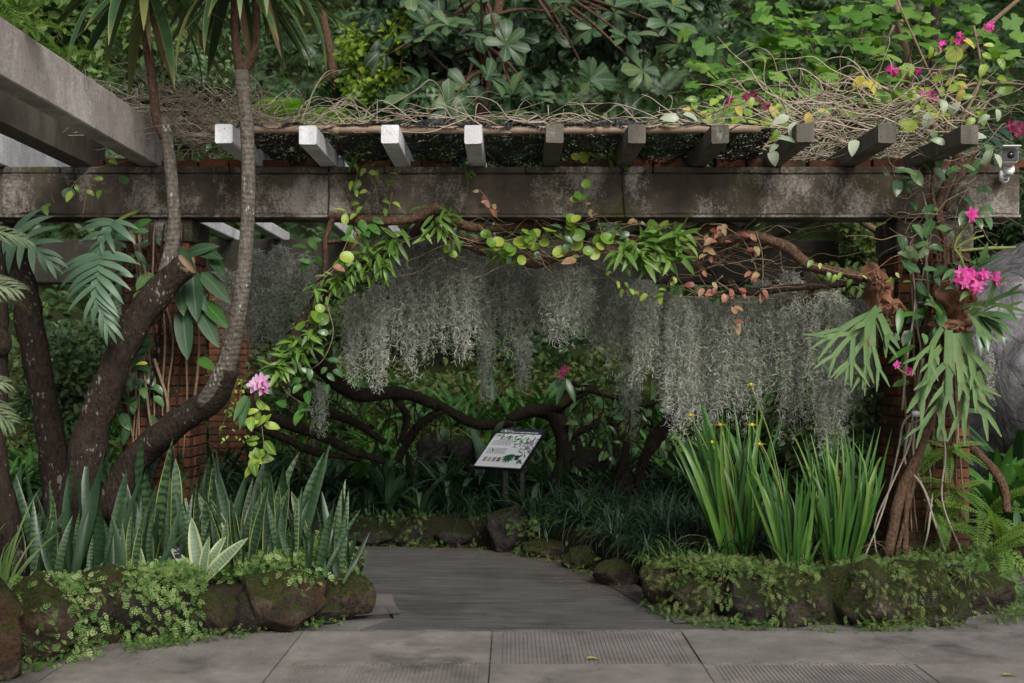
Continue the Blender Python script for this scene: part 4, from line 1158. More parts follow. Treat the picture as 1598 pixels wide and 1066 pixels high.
MOSS = [
 (352, 420, 545, 26, 9.9, 'faint strand of grey moss directly left of the leaning grey trunk', 0),
 (398, 392, 565, 52, 9.9, 'shaded grey moss curtain right next to the leaning grey trunk', 1),
 (436, 384, 560, 46, 9.9, 'shaded grey moss column right of the curtain beside the leaning trunk', 1),
 (474, 398, 535, 34, 9.7, 'thin shaded grey moss behind the diagonal leafy branch', 1),
 (498, 600, 690, 20, 9.2, 'small low strand of moss hanging left of the dead log, below the leafy branch', 1),
 (551, 462, 605, 34, 8.7, 'long narrow grey moss strand, leftmost of the pair over the dead log', 0),
 (586, 445, 615, 44, 8.7, 'long grey moss strand touching the dead log, right one of the pair', 0),
 (640, 392, 590, 74, 8.8, 'wide pale grey moss bunch at the left end of the main curtain', 0),
 (682, 385, 555, 64, 8.9, 'pale moss bunch under the thick brown branch, second in the main curtain', 0),
 (722, 402, 560, 58, 8.8, 'pale moss bunch with a ragged double tail below the brown branch', 0),
 (762, 415, 545, 54, 8.9, 'moss bunch right above the thin dark green tail left of the sign', 0),
 (758, 530, 645, 22, 10.6, 'thin dark tail of moss hanging above the left corner of the sign', 1),
 (800, 428, 560, 56, 8.9, 'moss bunch in the middle of the main curtain, above the sign', 0),
 (815, 540, 618, 26, 10.6, 'dark short tail of moss hanging above the right part of the sign', 1),
 (838, 432, 530, 46, 8.95, 'short moss bunch under the branch stub in the centre', 0),
 (874, 410, 545, 64, 8.8, 'pale moss bunch hanging just below the brown branch stub, centre right', 0),
 (908, 432, 525, 44, 8.95, 'short thin moss below the hanging brown hoya leaf', 0),
 (938, 425, 560, 50, 8.9, 'moss bunch left of the bright green epiphyte tuft', 0),
 (968, 432, 588, 50, 8.8, 'moss bunch below the bright green epiphyte tuft, with a pointed tail', 0),
 (1003, 452, 602, 56, 8.9, 'moss bunch right below the epiphyte tuft, reaching the dark root', 0),
 (984, 585, 695, 34, 11.0, 'dark moss hanging behind, above the squarish stone', 1),
 (1036, 472, 640, 42, 8.8, 'narrow moss tail left of the long brownish moss', 0),
 (1062, 480, 695, 60, 8.7, 'long moss bunch reaching down to the yellow iris flower furthest left', 0),
 (1094, 478, 690, 52, 8.8, 'long moss bunch with a brown core above the left iris clump', 0),
 (1126, 492, 662, 50, 8.8, 'moss bunch with greenish core above the left iris clump', 0),
 (1158, 470, 672, 52, 8.7, 'moss bunch below the red leaved vine sprigs', 0),
 (1188, 452, 645, 52, 8.8, 'moss bunch right of the red leaved vine, left of the tall single column', 0),
 (1232, 425, 695, 52, 8.5, 'tall single column of moss standing apart, left of the staghorn fern', 0),
 (1294, 455, 712, 74, 8.55, 'broad long moss column with a green streak below the left staghorn fern', 0),
 (1338, 468, 690, 56, 8.7, 'moss column furthest right, partly behind the left staghorn fronds', 0),
 (1543, 545, 632, 12, 9.0, 'tiny pale moss strand right of the brick pillar, before the granite', 0),
]
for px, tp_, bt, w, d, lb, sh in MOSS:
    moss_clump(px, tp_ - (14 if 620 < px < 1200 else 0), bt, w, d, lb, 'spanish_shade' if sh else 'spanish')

# ------------------------------------------------------------------ gnarled branches below the beam
def branch(label, pts, rad, mat='bark_brown', name='branch', cat='branch', sides=9, rough=.045, sub=7, twigs=()):
    m = MB(); p = tube(m, pts, rad, sides, sub, rough)
    o = obj(name, m, M[mat], None, pts[0]); tag(o, label, cat)
    for tw in twigs:
        m = MB(); tube(m, tw[0], tw[1], 6, 5, .06)
        obj('twig', m, M[mat], o)
    return o
dB = 7.93
branch('gnarled brown branch running along the bottom of the beam, upper left', [P(512, 336, dB), P(545, 342, dB), P(600, 345, 7.9), P(650, 340, 7.9), P(680, 326, 7.88), P(702, 336, 7.9), P(725, 352, 7.95), P(770, 357, 8.1), P(860, 350, 8.25), P(950, 372, 8.3), P(1040, 372, 8.3), P(1130, 352, 8.25), P(1165, 372, 8.2)],
       [.028, .036, .034, .036, .05, .040, .034, .03, .03, .028, .03, .03, .028], 'bark_brown',
       twigs=[([P(520, 340, dB), P(508, 372, dB), P(508, 400, 7.95), P(505, 440, 8)], [.022, .02, .018, .016]), ([P(508, 378, 7.95), P(545, 374, 7.95)], [.018, .014])])
branch('straight brown branch sloping right from the vine knot over the moss', [P(655, 338, 8.1), P(670, 355, 8.12), P(720, 378, 8.15), P(765, 396, 8.2), P(800, 402, 8.2)], [.042, .040, .036, .034, .03], 'bark_brown')
branch('broken brown branch stub pointing right above the centre of the moss', [P(800, 398, 8.3), P(830, 412, 8.2), P(852, 408, 8.15), P(885, 396, 8.15), P(940, 388, 8.2), P(1010, 395, 8.25), P(1070, 372, 8.2)], [.03, .036, .034, .03, .026, .026, .02], 'bark_brown')
branch('long brown branch arching from the beam down to the right pillar', [P(1120, 378, 8.0), P(1170, 368, 7.95), P(1225, 384, 7.9), P(1265, 415, 7.88), P(1310, 424, 7.85), P(1360, 436, 7.85)], [.034, .036, .038, .036, .034, .03], 'bark_brown',
       twigs=[([P(1100, 425, 8.1), P(1075, 395, 8.1), P(1060, 385, 8.1)], [.02, .018, .014]), ([P(1108, 412, 8.1), P(1130, 392, 8.05), P(1160, 362, 8.)], [.016, .014, .012])])
branch('dark crossing branches behind the red leaved vine', [P(1062, 385, 8.3), P(1090, 408, 8.3), P(1135, 440, 8.25), P(1160, 455, 8.2), P(1230, 450, 8.3), P(1340, 440, 8.3)], [.028, .028, .03, .03, .03, .03], 'bark_dark')
branch('pale bare branch behind the right end of the beam', [P(1330, 335, 9.2), P(1365, 358, 9.2), P(1400, 374, 9.1)], [.03, .027, .025], 'stem')
branch('dark diagonal branch carrying epiphytes down to the left', [P(665, 345, 8.05), P(625, 380, 8.05), P(575, 410, 8.0), P(520, 440, 7.95), P(480, 495, 7.9), P(450, 545, 7.85), P(420, 580, 7.8), P(380, 610, 7.7)], [.04, .045, .045, .05, .05, .055, .055, .05], 'bark_dark')
branch('thick dark dead trunk lying under the moss, sloping right to the sign', [P(455, 520, 9.6), P(505, 575, 9.9), P(555, 615, 10.1), P(620, 612, 10.3), P(670, 628, 10.6), P(700, 642, 10.8), P(745, 662, 11.0), P(800, 660, 11.2)], [.06, .075, .075, .06, .05, .048, .05, .04], 'bark_log', 'dead_tree', 'dead tree', 11,
       twigs=[([P(690, 640, 10.7), P(650, 668, 10.7), P(620, 720, 10.7)], [.035, .045, .05]), ([P(615, 620, 10.3), P(635, 650, 10.4), P(625, 690, 10.5)], [.035, .04, .03])])
branch('fallen brown log low on the left under the arbour', [P(395, 640, 9.0), P(450, 662, 9.4), P(500, 680, 9.8), P(545, 702, 10.1), P(600, 720, 10.3)], [.035, .045, .05, .04, .035], 'bark_log', 'log', 'log')
branch('thin fallen branch below the dead trunk at the left', [P(460, 610, 9.6), P(505, 640, 9.8), P(555, 660, 10.1), P(600, 690, 10.3)], [.05, .045, .04, .03], 'bark_log')
branch('lowest fallen branch at the left behind the snake plants', [P(380, 660, 9.0), P(440, 682, 9.4), P(490, 705, 9.8), P(560, 716, 10.2)], [.03, .035, .035, .03], 'bark_log')
rt = branch('dark arching dead roots right of the sign framing the squarish stone', [P(790, 655, 11.2), P(840, 640, 11.2), P(872, 660, 11.2), P(880, 720, 11.2), P(862, 790, 11.0)], [.05, .075, .095, .09, .13], 'bark_log', 'dead_roots', 'dead roots', 11,
       twigs=[([P(875, 690, 11.2), P(905, 672, 11.2), P(950, 658, 11.2), P(1000, 640, 11.2)], [.055, .045, .035, .03]), ([P(850, 645, 11.2), P(885, 625, 11.1), P(925, 602, 11.1)], [.07, .055, .05]),
              ([P(893, 596, 11.1), P(930, 612, 11.1), P(980, 625, 11.1), P(1010, 632, 11.1), P(1030, 622, 11.1)], [.02, .035, .035, .03, .025]), ([P(955, 650, 11.2), P(962, 700, 11.2), P(958, 790, 11.1)], [.04, .038, .045])])
branch('thick dark leaning trunk behind the left iris clump', [P(1080, 615, 10.6), P(1050, 650, 10.7), P(1020, 690, 10.8), P(1000, 730, 10.8), P(995, 790, 10.7)], [.06, .07, .07, .045, .05], 'bark_log', 'dead_tree', 'dead tree')
branch('mossy root buttress standing right of the squarish stone', [P(978, 690, 10.8), P(972, 740, 10.8), P(970, 800, 10.7)], [.03, .08, .17], 'bark_log', 'stump', 'stump')
branch('dead grey branch leaning against the right side of the pillar', [P(1518, 700, 8.2), P(1535, 718, 8.1), P(1555, 740, 8.0), P(1568, 770, 8.0), P(1572, 800, 7.95)], [.034, .036, .034, .032, .028], 'bark_brown')
branch('cut dark log lying on the mossy rocks at the foot of the pillar', [P(1395, 880, 7.35), P(1430, 884, 7.32), P(1463, 886, 7.3)], [.028, .034, .04], 'bark_log', 'log', 'log', twigs=[([P(1463, 886, 7.3), P(1500, 886, 7.35)], [.02, .02])])

tangle('dry twigs tangled round the gnarled branch below the beam', 660, 1130, 345, 402, 7.9, 8.25, 110, .0, .003, None, 2.25, 'stem')
tangle('dry twigs among the red leaved vine', 1060, 1240, 360, 470, 7.9, 8.3, 60, .0, .003, None, 2.1, 'stem')
tangle('thin dry stems hanging round the top of the right pillar', 1400, 1540, 210, 420, 7.6, 7.95, 60, -.2, .0032, None, 2.2, 'stem')
# ------------------------------------------------------------------ climbing plants
hoya_mesh = mset('disc', 'hoya') + mset('oval', 'hoya'); disc_mesh = mset('disc', 'hoya'); oval_mesh = mset('oval', 'hoya')
waxy_mesh = mset('oval', 'hoya_dark'); red_mesh = mset('oval', 'red'); yel_mesh = mset('oval', 'yellow'); epi_mesh = mset('narrow', 'epi')
fresh_mesh = mset('oval', 'fresh')
def face_dirs(n, droop=.5):
    D = nrm(np.stack([RG.uniform(-1, 1, n), RG.uniform(-.6, .0, n), RG.uniform(-.9, .5, n) - droop * .3], 1))
    U = nrm(np.stack([RG.uniform(-.35, .35, n), RG.uniform(-1., -.4, n), RG.uniform(.1, .9, n)], 1))
    return D, U
def vine(label, stems, leaves, mesh, size, d=7.9, cat='vine', name='vine', smat='stem', srad=.004, extra=()):
    """stems: pixel polylines; leaves: pixel points"""
    first = stems[0][0]
    t = thing(name, label, cat, P(first[0], first[1], d))
    for st in stems:
        m = MB(); tube(m, [P(x, y, d + random.uniform(-.02, .02)) for x, y in st], [srad, srad * .6], 5, 5, 0); obj('stem', m, M[smat], t)
    def put_leaves(lv, ms, sz, nm='leaf'):
        n = len(lv)
        if not n: return
        D, U = face_dirs(n); pos = np.array([P(x, y, d - random.uniform(.01, .10)) for x, y in lv])
        leaf_parts(t, ms, pos, D, U, [sz * random.uniform(.75, 1.2) for _ in range(n)], nm)
    put_leaves(leaves, mesh, size)
    for lv, ms, sz, nm in extra: put_leaves(lv, ms, sz, nm)
    return t
vine('yellow green hoya trailing down the beam beside the second rafter', [[(560, 262), (554, 290), (553, 330), (545, 370)], [(572, 268), (585, 290), (592, 320), (615, 338)], [(612, 300), (608, 325), (614, 345)]],
     [(560, 262), (575, 268), (550, 282), (562, 280), (556, 296), (574, 298), (548, 320), (566, 322), (540, 330), (557, 333), (538, 352), (548, 360), (606, 272), (617, 282), (597, 312), (612, 316), (600, 324), (576, 345), (571, 262), (590, 265)], oval_mesh, .085, 7.93)
vine('round leaved hoya hanging down the middle of the beam', [[(905, 240), (918, 262), (905, 300), (896, 335)], [(918, 250), (912, 282)]],
     [(900, 240), (915, 238), (925, 240), (905, 250), (918, 280), (912, 302), (898, 308), (886, 335), (901, 336), (888, 352), (900, 345)], disc_mesh, .08, 7.93)
vine('sprig of glossy leaves under the left beam end by the branch', [[(560, 350), (552, 365), (540, 400), (515, 420), (490, 440)], [(565, 345), (545, 390), (505, 430)], [(558, 360), (530, 410), (500, 440), (478, 470)]],
     [(560, 345), (575, 350), (568, 362), (550, 352), (580, 340), (572, 372), (555, 375)], fresh_mesh, .115, 7.9, srad=.005)
def rp(n, x0, y0, x1, y1): return [(random.uniform(x0, x1), random.uniform(y0, y1)) for _ in range(n)]
vine('yellow green round leaved hoya spread along the middle of the gnarled branch', [[(700, 365), (760, 380), (820, 370), (880, 372), (960, 380), (1060, 360)], [(745, 350), (800, 392), (860, 385), (930, 385)]],
     [(692, 389), (713, 398), (820, 410), (828, 388), (878, 371), (826, 362), (888, 350), (1040, 382), (1015, 364), (957, 372), (968, 382), (985, 385), (998, 372), (1030, 352), (946, 372), (800, 385), (790, 378), (808, 380), (782, 395), (770, 372), (750, 365)] + rp(26, 760, 350, 1060, 395), disc_mesh, .088, 7.95,
     extra=[(rp(16, 700, 350, 1000, 400), waxy_mesh, .09, 'leaf'), ([(900, 405), (545, 388)], red_mesh, .12, 'brown_leaf')])
vine('small leaved waxy vine hanging below the epiphyte tuft', [[(950, 430), (965, 445), (985, 460), (1010, 462), (1035, 455), (1050, 430)]],
     [(953, 423), (963, 438), (975, 440), (983, 450), (998, 458), (1010, 458), (1022, 462), (1030, 460), (1038, 452), (1046, 445), (1050, 432), (1045, 420), (972, 450)], oval_mesh, .065, 7.9)
vine('hoya with yellow round leaves beside the diagonal branch at left', [[(520, 440), (512, 470), (500, 490), (470, 505), (452, 515)], [(512, 480), (520, 520), (505, 560), (480, 580)], [(520, 430), (532, 400), (545, 370)]],
     [(493, 477), (500, 497), (492, 503), (513, 500), (464, 507), (521, 412), (550, 397)], disc_mesh, .085, 7.75,
     extra=[(rp(16, 460, 520, 520, 600), waxy_mesh, .08, 'leaf'), ([(520, 415)], red_mesh, .09, 'red_leaf')])
vine('heart leaved vine in the shade beside the pink orchid', [[(430, 580), (445, 610), (470, 630), (480, 650)]], [(474, 640), (482, 628), (448, 632), (455, 600), (430, 590), (480, 610), (470, 600), (488, 640), (440, 575)], fresh_mesh, .12, 7.75)
vine('yellow green succulent leaved sprays hanging below the pink orchid', [[(405, 620), (408, 660), (412, 700), (408, 725)]],
     [(400, 640), (412, 640), (392, 650), (420, 650), (398, 662), (412, 664), (406, 655), (424, 646), (404, 632), (385, 645), (405, 685), (413, 688), (402, 692), (398, 698), (412, 700), (406, 705), (395, 712), (390, 705), (400, 718), (408, 712), (402, 725), (395, 720)], oval_mesh, .105, 7.55)
vine('bead like trailing succulent left of the pink orchid', [[(372, 590), (362, 620), (352, 650), (342, 680)], [(378, 592), (372, 640)]], rp(46, 345, 588, 385, 690), oval_mesh, .035, 7.6, smat='greenstem')
vine('red leaved sprig on the beam face left of the centre rafter', [[(748, 296), (760, 310), (768, 326), (778, 330)]], [(748, 298), (757, 304), (763, 316), (756, 312), (765, 325), (773, 328), (770, 318)], red_mesh, .06, 7.95)
vine('pinkish young leaves below the round leaved hoya at the beam centre', [[(912, 315), (920, 330), (935, 335)]], [(914, 318), (922, 326), (918, 332), (933, 334), (990, 342), (1000, 346), (985, 346)], red_mesh, .055, 7.94)
vine('coppery red leaved vine hanging from the branch at centre right', [[(1108, 350), (1130, 352), (1112, 375), (1100, 395)], [(1128, 352), (1160, 375), (1180, 420), (1172, 425)], [(1120, 440), (1140, 455), (1148, 480), (1150, 505)], [(1128, 430), (1112, 445)], [(1180, 360), (1190, 400), (1190, 450)]],
     [(1108, 358), (1116, 362), (1122, 352), (1105, 366), (1112, 372), (1108, 380), (1102, 390), (1118, 376), (1128, 355), (1135, 352), (1125, 362), (1172, 424), (1182, 426), (1178, 432), (1140, 450), (1135, 460), (1145, 462), (1130, 458), (1146, 478), (1150, 490), (1145, 502), (1150, 505), (1112, 440), (1117, 448), (1098, 450), (1090, 452), (1085, 445), (1165, 455), (1190, 452), (1186, 458), (1180, 400), (1165, 390), (1170, 365), (1150, 385)] + rp(14, 1080, 345, 1200, 465), red_mesh, .072, 7.9)
vine('small yellow green leaves along the branch end left of the right pillar', [[(1265, 412), (1310, 425), (1340, 430), (1400, 435)]], [(1268, 406), (1280, 410), (1292, 424), (1304, 428), (1313, 425), (1330, 436), (1345, 430), (1390, 432), (1398, 425), (1408, 440), (1380, 440)], oval_mesh, .06, 7.8)
vine('dark leaved vine on the trunk right of the bromeliad leaves, far left rear', [[(490, 375), (487, 400)]], [(480, 388), (488, 392), (482, 402), (492, 398), (486, 410), (478, 378), (495, 380), (490, 408), (484, 372)], fresh_mesh, .11, 8.2)
vine('pale round leaved trailing vine on the dark beam at the left end', [[(85, 318), (80, 300), (95, 283), (120, 284), (150, 290)], [(100, 305), (135, 270), (180, 255), (205, 250)], [(135, 300), (128, 340)]],
     [(80, 318), (68, 320), (100, 296), (118, 288), (135, 297), (158, 296), (112, 298), (190, 275), (182, 222), (170, 250), (178, 230), (162, 280)], mset('disc', 'hoya_dark') + oval_mesh, .085, 7.85)

# epiphyte tufts of narrow leaves
def tuft(label, cs, n, size, d, name='epiphyte', hang=.3):
    t = thing(name, label, 'epiphyte', P(*cs[0], d))
    pos, D, U, S = [], [], [], []
    for k in range(n):
        c = cs[k % len(cs)]; pos.append(P(c[0] + random.gauss(0, 7), c[1] + random.gauss(0, 6), d + random.uniform(-.10, .05)))
        D.append(nrm(np.array([random.uniform(-1, 1), random.uniform(-.9, -.1), random.uniform(-1, .8) - hang]))); U.append(nrm(np.array([0, -.6, .8]) + RG.standard_normal(3) * .3)); S.append(size * random.uniform(.7, 1.25))
    leaf_parts(t, epi_mesh, pos, D, U, S); return t
tuft('bright green epiphyte tuft with narrow leaves in the middle of the branch', [(990, 385), (1010, 378), (1005, 400), (975, 395), (1030, 395), (1045, 400), (1060, 360), (1055, 365)], 110, .17, 7.85)
tuft('narrow leaved epiphyte on the diagonal branch below the hoya sprig', [(590, 400), (570, 392), (610, 385), (620, 370), (560, 412), (540, 432), (600, 410), (585, 420)], 95, .15, 7.9)
tuft('narrow leaved epiphyte lower on the diagonal branch, above the pink orchid', [(480, 535), (465, 545), (450, 555), (440, 570), (425, 578), (490, 520), (455, 530)], 85, .15, 7.75)
tuft('narrow leaved epiphyte where the diagonal branch bends, left of the moss pair', [(515, 440), (500, 455), (530, 438), (490, 445), (545, 425)], 50, .11, 7.85)
tuft('small epiphyte with strap leaves at the knot below the beam', [(690, 335), (680, 345), (695, 350), (680, 360), (700, 325)], 34, .15, 7.85)
tuft('small epiphyte right of the long branch, over the left end of the brown stub', [(782, 392), (790, 385), (775, 400)], 26, .12, 8.1)
tuft('green rosette sprouting from the bricks between the second and third rafters', [(556, 250), (558, 247)], 16, .12, 7.98, hang=-.5)
tuft('small ferny tuft on the bricks left of the centre rafter', [(672, 240), (668, 244), (690, 245)], 18, .10, 8.05, hang=-.5)
tuft('yellowish rosette at the foot of the centre rafter', [(728, 268), (730, 262)], 10, .09, 7.96)
tuft('green rosette on the bricks left of the middle right rafter', [(960, 250), (955, 248), (965, 246)], 16, .12, 8.0, hang=-.5)

# orchids
def flower5(mb, c, r, nrmv, tint=.6):
    nv = nrm(np.asarray(nrmv, float)); a = nrm(np.cross(nv, (.1, .2, 1.))); b_ = np.cross(nv, a)
    D = np.array([a * math.cos(k * 1.2566) + b_ * math.sin(k * 1.2566) + nv * .25 for k in range(5)])
    mb.inst(TP['oval'][0], np.repeat(c[None], 5, 0), frames(nrm(D), np.repeat(nv[None], 5, 0)), r, tint + RG.uniform(-.3, .3, 5))
def orchid(label, fl, r, d, pm, leaves=(), lmesh=None, lsize=.2, stems=(), lip='maroon_petal'):
    t = thing('orchid', label, 'orchid', P(*fl[0], d))
    for x, y in fl:
        m = MB(); c = P(x, y, d - random.uniform(.02, .10)); flower5(m, c, r, (random.uniform(-.5, .5), -1, random.uniform(-.2, .5)))
        f = obj('flower', m, M[pm], t)
        m = MB(); m.inst(TP['oval'][1], (c + (0, -.006, -.003))[None], frames(np.array([[0, -.5, -.8]]), np.array([[0, -.8, .5]])), r * .6, .5); obj('lip', m, M['maroon'], f)
    for p_, q in leaves:
        a = P(*p_, d); e = P(*q, d - .1); leaf_parts(t, lmesh, a[None], (e - a)[None], np.array([[0, -.7, .7]]), [float(np.linalg.norm(e - a))])
    for st in stems:
        m = MB(); tube(m, [P(x, y, d) for x, y in st], [.006, .011, .009], 6, 5, .1); obj('stem', m, M['greenstem'], t)
    return t
TP['nar2'] = [blade(6, .26, 'lance', .5, .25), blade(6, .3, 'strap', .4, .25)]
nar2 = mset('nar2', 'hoya_dark')
orchid('bright magenta orchid cluster on top of the right staghorn fern', [(1500, 430), (1510, 424), (1522, 430), (1532, 438), (1505, 442), (1515, 440), (1526, 446), (1496, 438), (1512, 432), (1524, 450), (1552, 430), (1556, 438), (1500, 424), (1535, 428)], .048, 7.55, 'pinkpetal',
       [((1490, 420), (1472, 432)), ((1500, 450), (1478, 445)), ((1525, 415), (1560, 396)), ((1525, 418), (1550, 404)), ((1530, 415), (1542, 380)), ((1522, 416), (1528, 390)), ((1540, 425), (1565, 415)), ((1510, 455), (1500, 465))], nar2, .2,
       [[(1505, 418), (1498, 400), (1488, 388)], [(1490, 392), (1540, 388), (1585, 386)], [(1488, 390), (1510, 376), (1535, 368)], [(1488, 388), (1492, 376), (1500, 368)]])
orchid('small single magenta flower on the vine near the beam end', [(1515, 338), (1517, 333)], .05, 7.5, 'pinkpetal', [((1520, 335), (1545, 318)), ((1520, 340), (1535, 350)), ((1512, 330), (1500, 345))], waxy_mesh, .1, [[(1515, 345), (1495, 370), (1488, 388)]])
orchid('pale lilac orchid with two flowers on the diagonal branch', [(398, 602), (410, 594), (403, 597), (411, 605)], .062, 7.5, 'lilac', [((390, 620), (370, 668)), ((385, 618), (362, 655)), ((412, 600), (424, 612))], nar2, .2)
orchid('tiny dark pink flowers left of the brick pillar', [(1398, 571), (1418, 578), (1423, 580), (1400, 568)], .03, 7.6, 'pinkpetal', [], None, .1, [[(1398, 572), (1415, 585), (1425, 580)]])
orchid('dark maroon flower in the shade above the arching dead roots', [(878, 580), (882, 576), (876, 586)], .05, 10.8, 'maroon', [((880, 590), (868, 630)), ((882, 592), (900, 628)), ((878, 592), (850, 612))], nar2, .2)

# flowering climber on the right roof end
t = thing('flowering_climber', 'climber with pink flower clusters and yellowing leaves over the right roof end', 'climber', P(1480, 200, 7.9))
fm = {}
for (x, y, n, s) in ((1395, 112, 10, 5), (1170, 148, 12, 9), (1137, 160, 6, 5), (1195, 167, 5, 4), (1260, 92, 0, 4), (1388, 108, 6, 4), (1500, 60, 8, 6), (1472, 70, 5, 5), (1455, 150, 8, 7), (1440, 145, 5, 5), (1430, 112, 4, 4), (1590, 205, 12, 9), (1578, 196, 8, 6), (1560, 330, 0, 3), (1545, 42, 5, 5)):
    if not n: continue
    m = MB()
    for _ in range(n): flower5(m, P(x + random.gauss(0, s * .7), y + random.gauss(0, s * .6), 7.7 + random.uniform(-.1, .1)), random.uniform(.022, .034), RG.standard_normal(3) + (0, -1, .3), random.uniform(.1, .9))
    obj('flower_cluster', m, M['pinkpetal' if y < 140 else 'maroon' if y > 190 or random.random() < .4 else 'pinkpetal'], t, kind='stuff')
def lv_at(t, pts, ms, size, d, nm='leaf'):
    D, U = face_dirs(len(pts)); leaf_parts(t, ms, np.array([P(x, y, d + random.uniform(-.15, .15)) for x, y in pts]), D, U, [size * random.uniform(.7, 1.25) for _ in pts], nm)
lv_at(t, rp(60, 1400, 70, 1560, 190), hoya_mesh, .105, 7.8)
lv_at(t, rp(46, 1080, 150, 1240, 205), hoya_mesh, .09, 7.7)
lv_at(t, [(1262, 175), (1275, 172), (1355, 125), (1348, 118), (1340, 135), (1352, 128), (1490, 130), (1510, 120), (1505, 140), (1500, 60), (1203, 165), (1080, 172), (1150, 165), (1475, 135)] , yel_mesh, .10, 7.6, 'yellow_leaf')
lv_at(t, [(1232, 182), (1240, 190), (1480, 178), (1450, 175), (1505, 215), (1545, 235), (1212, 215), (1205, 235), (1215, 225), (1335, 218), (1475, 225), (1470, 155), (1552, 240), (1545, 180), (1555, 170), (1060, 185), (1065, 178)], mset('oval', 'pale'), .12, 7.3, 'pale_leaf')
for st in ([(1480, 230), (1470, 160), (1440, 90), (1400, 0)], [(1478, 220), (1500, 140), (1560, 130), (1620, 135)], [(1460, 200), (1400, 150), (1330, 120), (1290, 140)], [(1230, 190), (1180, 150), (1140, 155)], [(1500, 190), (1530, 120), (1520, 40)], [(1110, 190), (1070, 165)]):
    m = MB(); tube(m, [P(x, y, 7.8 + random.uniform(-.1, .1)) for x, y in st], [.012, .006], 6, 6, .05); obj('stem', m, M['stem'], t)

# vine stems climbing the right pillar
t = thing('climbing_vine', 'bundle of woody vine stems climbing the front of the right brick pillar', 'vine', P(1400, 870, 7.75))
for st, r in (([(1385, 868), (1405, 770), (1440, 690), (1462, 620), (1475, 560), (1470, 480), (1478, 400), (1465, 320), (1490, 260), (1500, 215), (1530, 180)], [.038, .036, .034, .03, .028, .026, .026, .026, .028, .03, .02]),
              ([(1400, 860), (1412, 800), (1430, 720), (1452, 640), (1458, 560), (1470, 470), (1472, 380), (1455, 300), (1462, 230), (1470, 170)], [.016, .014, .012, .012]),
              ([(1345, 880), (1380, 790), (1402, 700), (1410, 660), (1430, 640)], [.006, .007, .007]), ([(1370, 880), (1365, 820), (1390, 760), (1420, 690), (1425, 640), (1438, 560), (1430, 480), (1452, 370), (1440, 300)], [.006, .007, .006]),
              ([(1420, 660), (1412, 720), (1440, 760), (1460, 820), (1475, 860)], [.009, .008, .007]), ([(1432, 640), (1425, 700), (1432, 740), (1455, 790)], [.008, .007]), ([(1455, 770), (1448, 830), (1440, 860)], [.007, .006]),
              ([(1440, 560), (1432, 620), (1440, 660), (1430, 700)], [.009, .008]), ([(1465, 600), (1440, 650), (1425, 660)], [.007, .006]), ([(1455, 330), (1445, 400), (1448, 460), (1440, 540)], [.006, .006]), ([(1475, 330), (1500, 270), (1525, 235)], [.018, .02, .012]), ([(1412, 870), (1418, 760), (1448, 650), (1440, 540), (1462, 430)], [.02, .017, .014]), ([(1398, 868), (1430, 740), (1470, 600), (1490, 480), (1485, 380)], [.013, .012, .01]), ([(1500, 860), (1470, 780), (1475, 700), (1455, 620)], [.007, .007]), ([(1408, 640), (1415, 560), (1428, 470), (1420, 400)], [.008, .007])):
    m = MB(); tube(m, [P(x, y, 7.84 + random.uniform(-.05, .05) - (.04 if y > 800 else 0)) for x, y in st], r, 8, 6, .06); obj('stem', m, M['bark_brown' if r[0] > .012 else 'palestem'], t)
lv_at(t, [(1430, 440), (1455, 430), (1460, 490), (1470, 505), (1420, 515), (1425, 500), (1440, 520), (1450, 530), (1405, 530), (1430, 360), (1450, 345), (1460, 355), (1410, 265), (1400, 280), (1405, 290), (1430, 285), (1420, 315), (1395, 268), (1440, 255), (1380, 270), (1465, 240), (1440, 420), (1425, 400), (1450, 385), (1412, 385), (1405, 400), (1410, 412)] + rp(30, 1395, 200, 1540, 430), waxy_mesh, .12, 7.72)
lv_at(t, [(1460, 470), (1435, 490), (1428, 540), (1445, 470), (1405, 480)], mset('nar2', 'fresh'), .22, 7.7)
m = MB(); box(m, P(1421, 650, 7.74), P(1438, 642, 7.70)); obj('plant_tag', m, M['steel'], t)

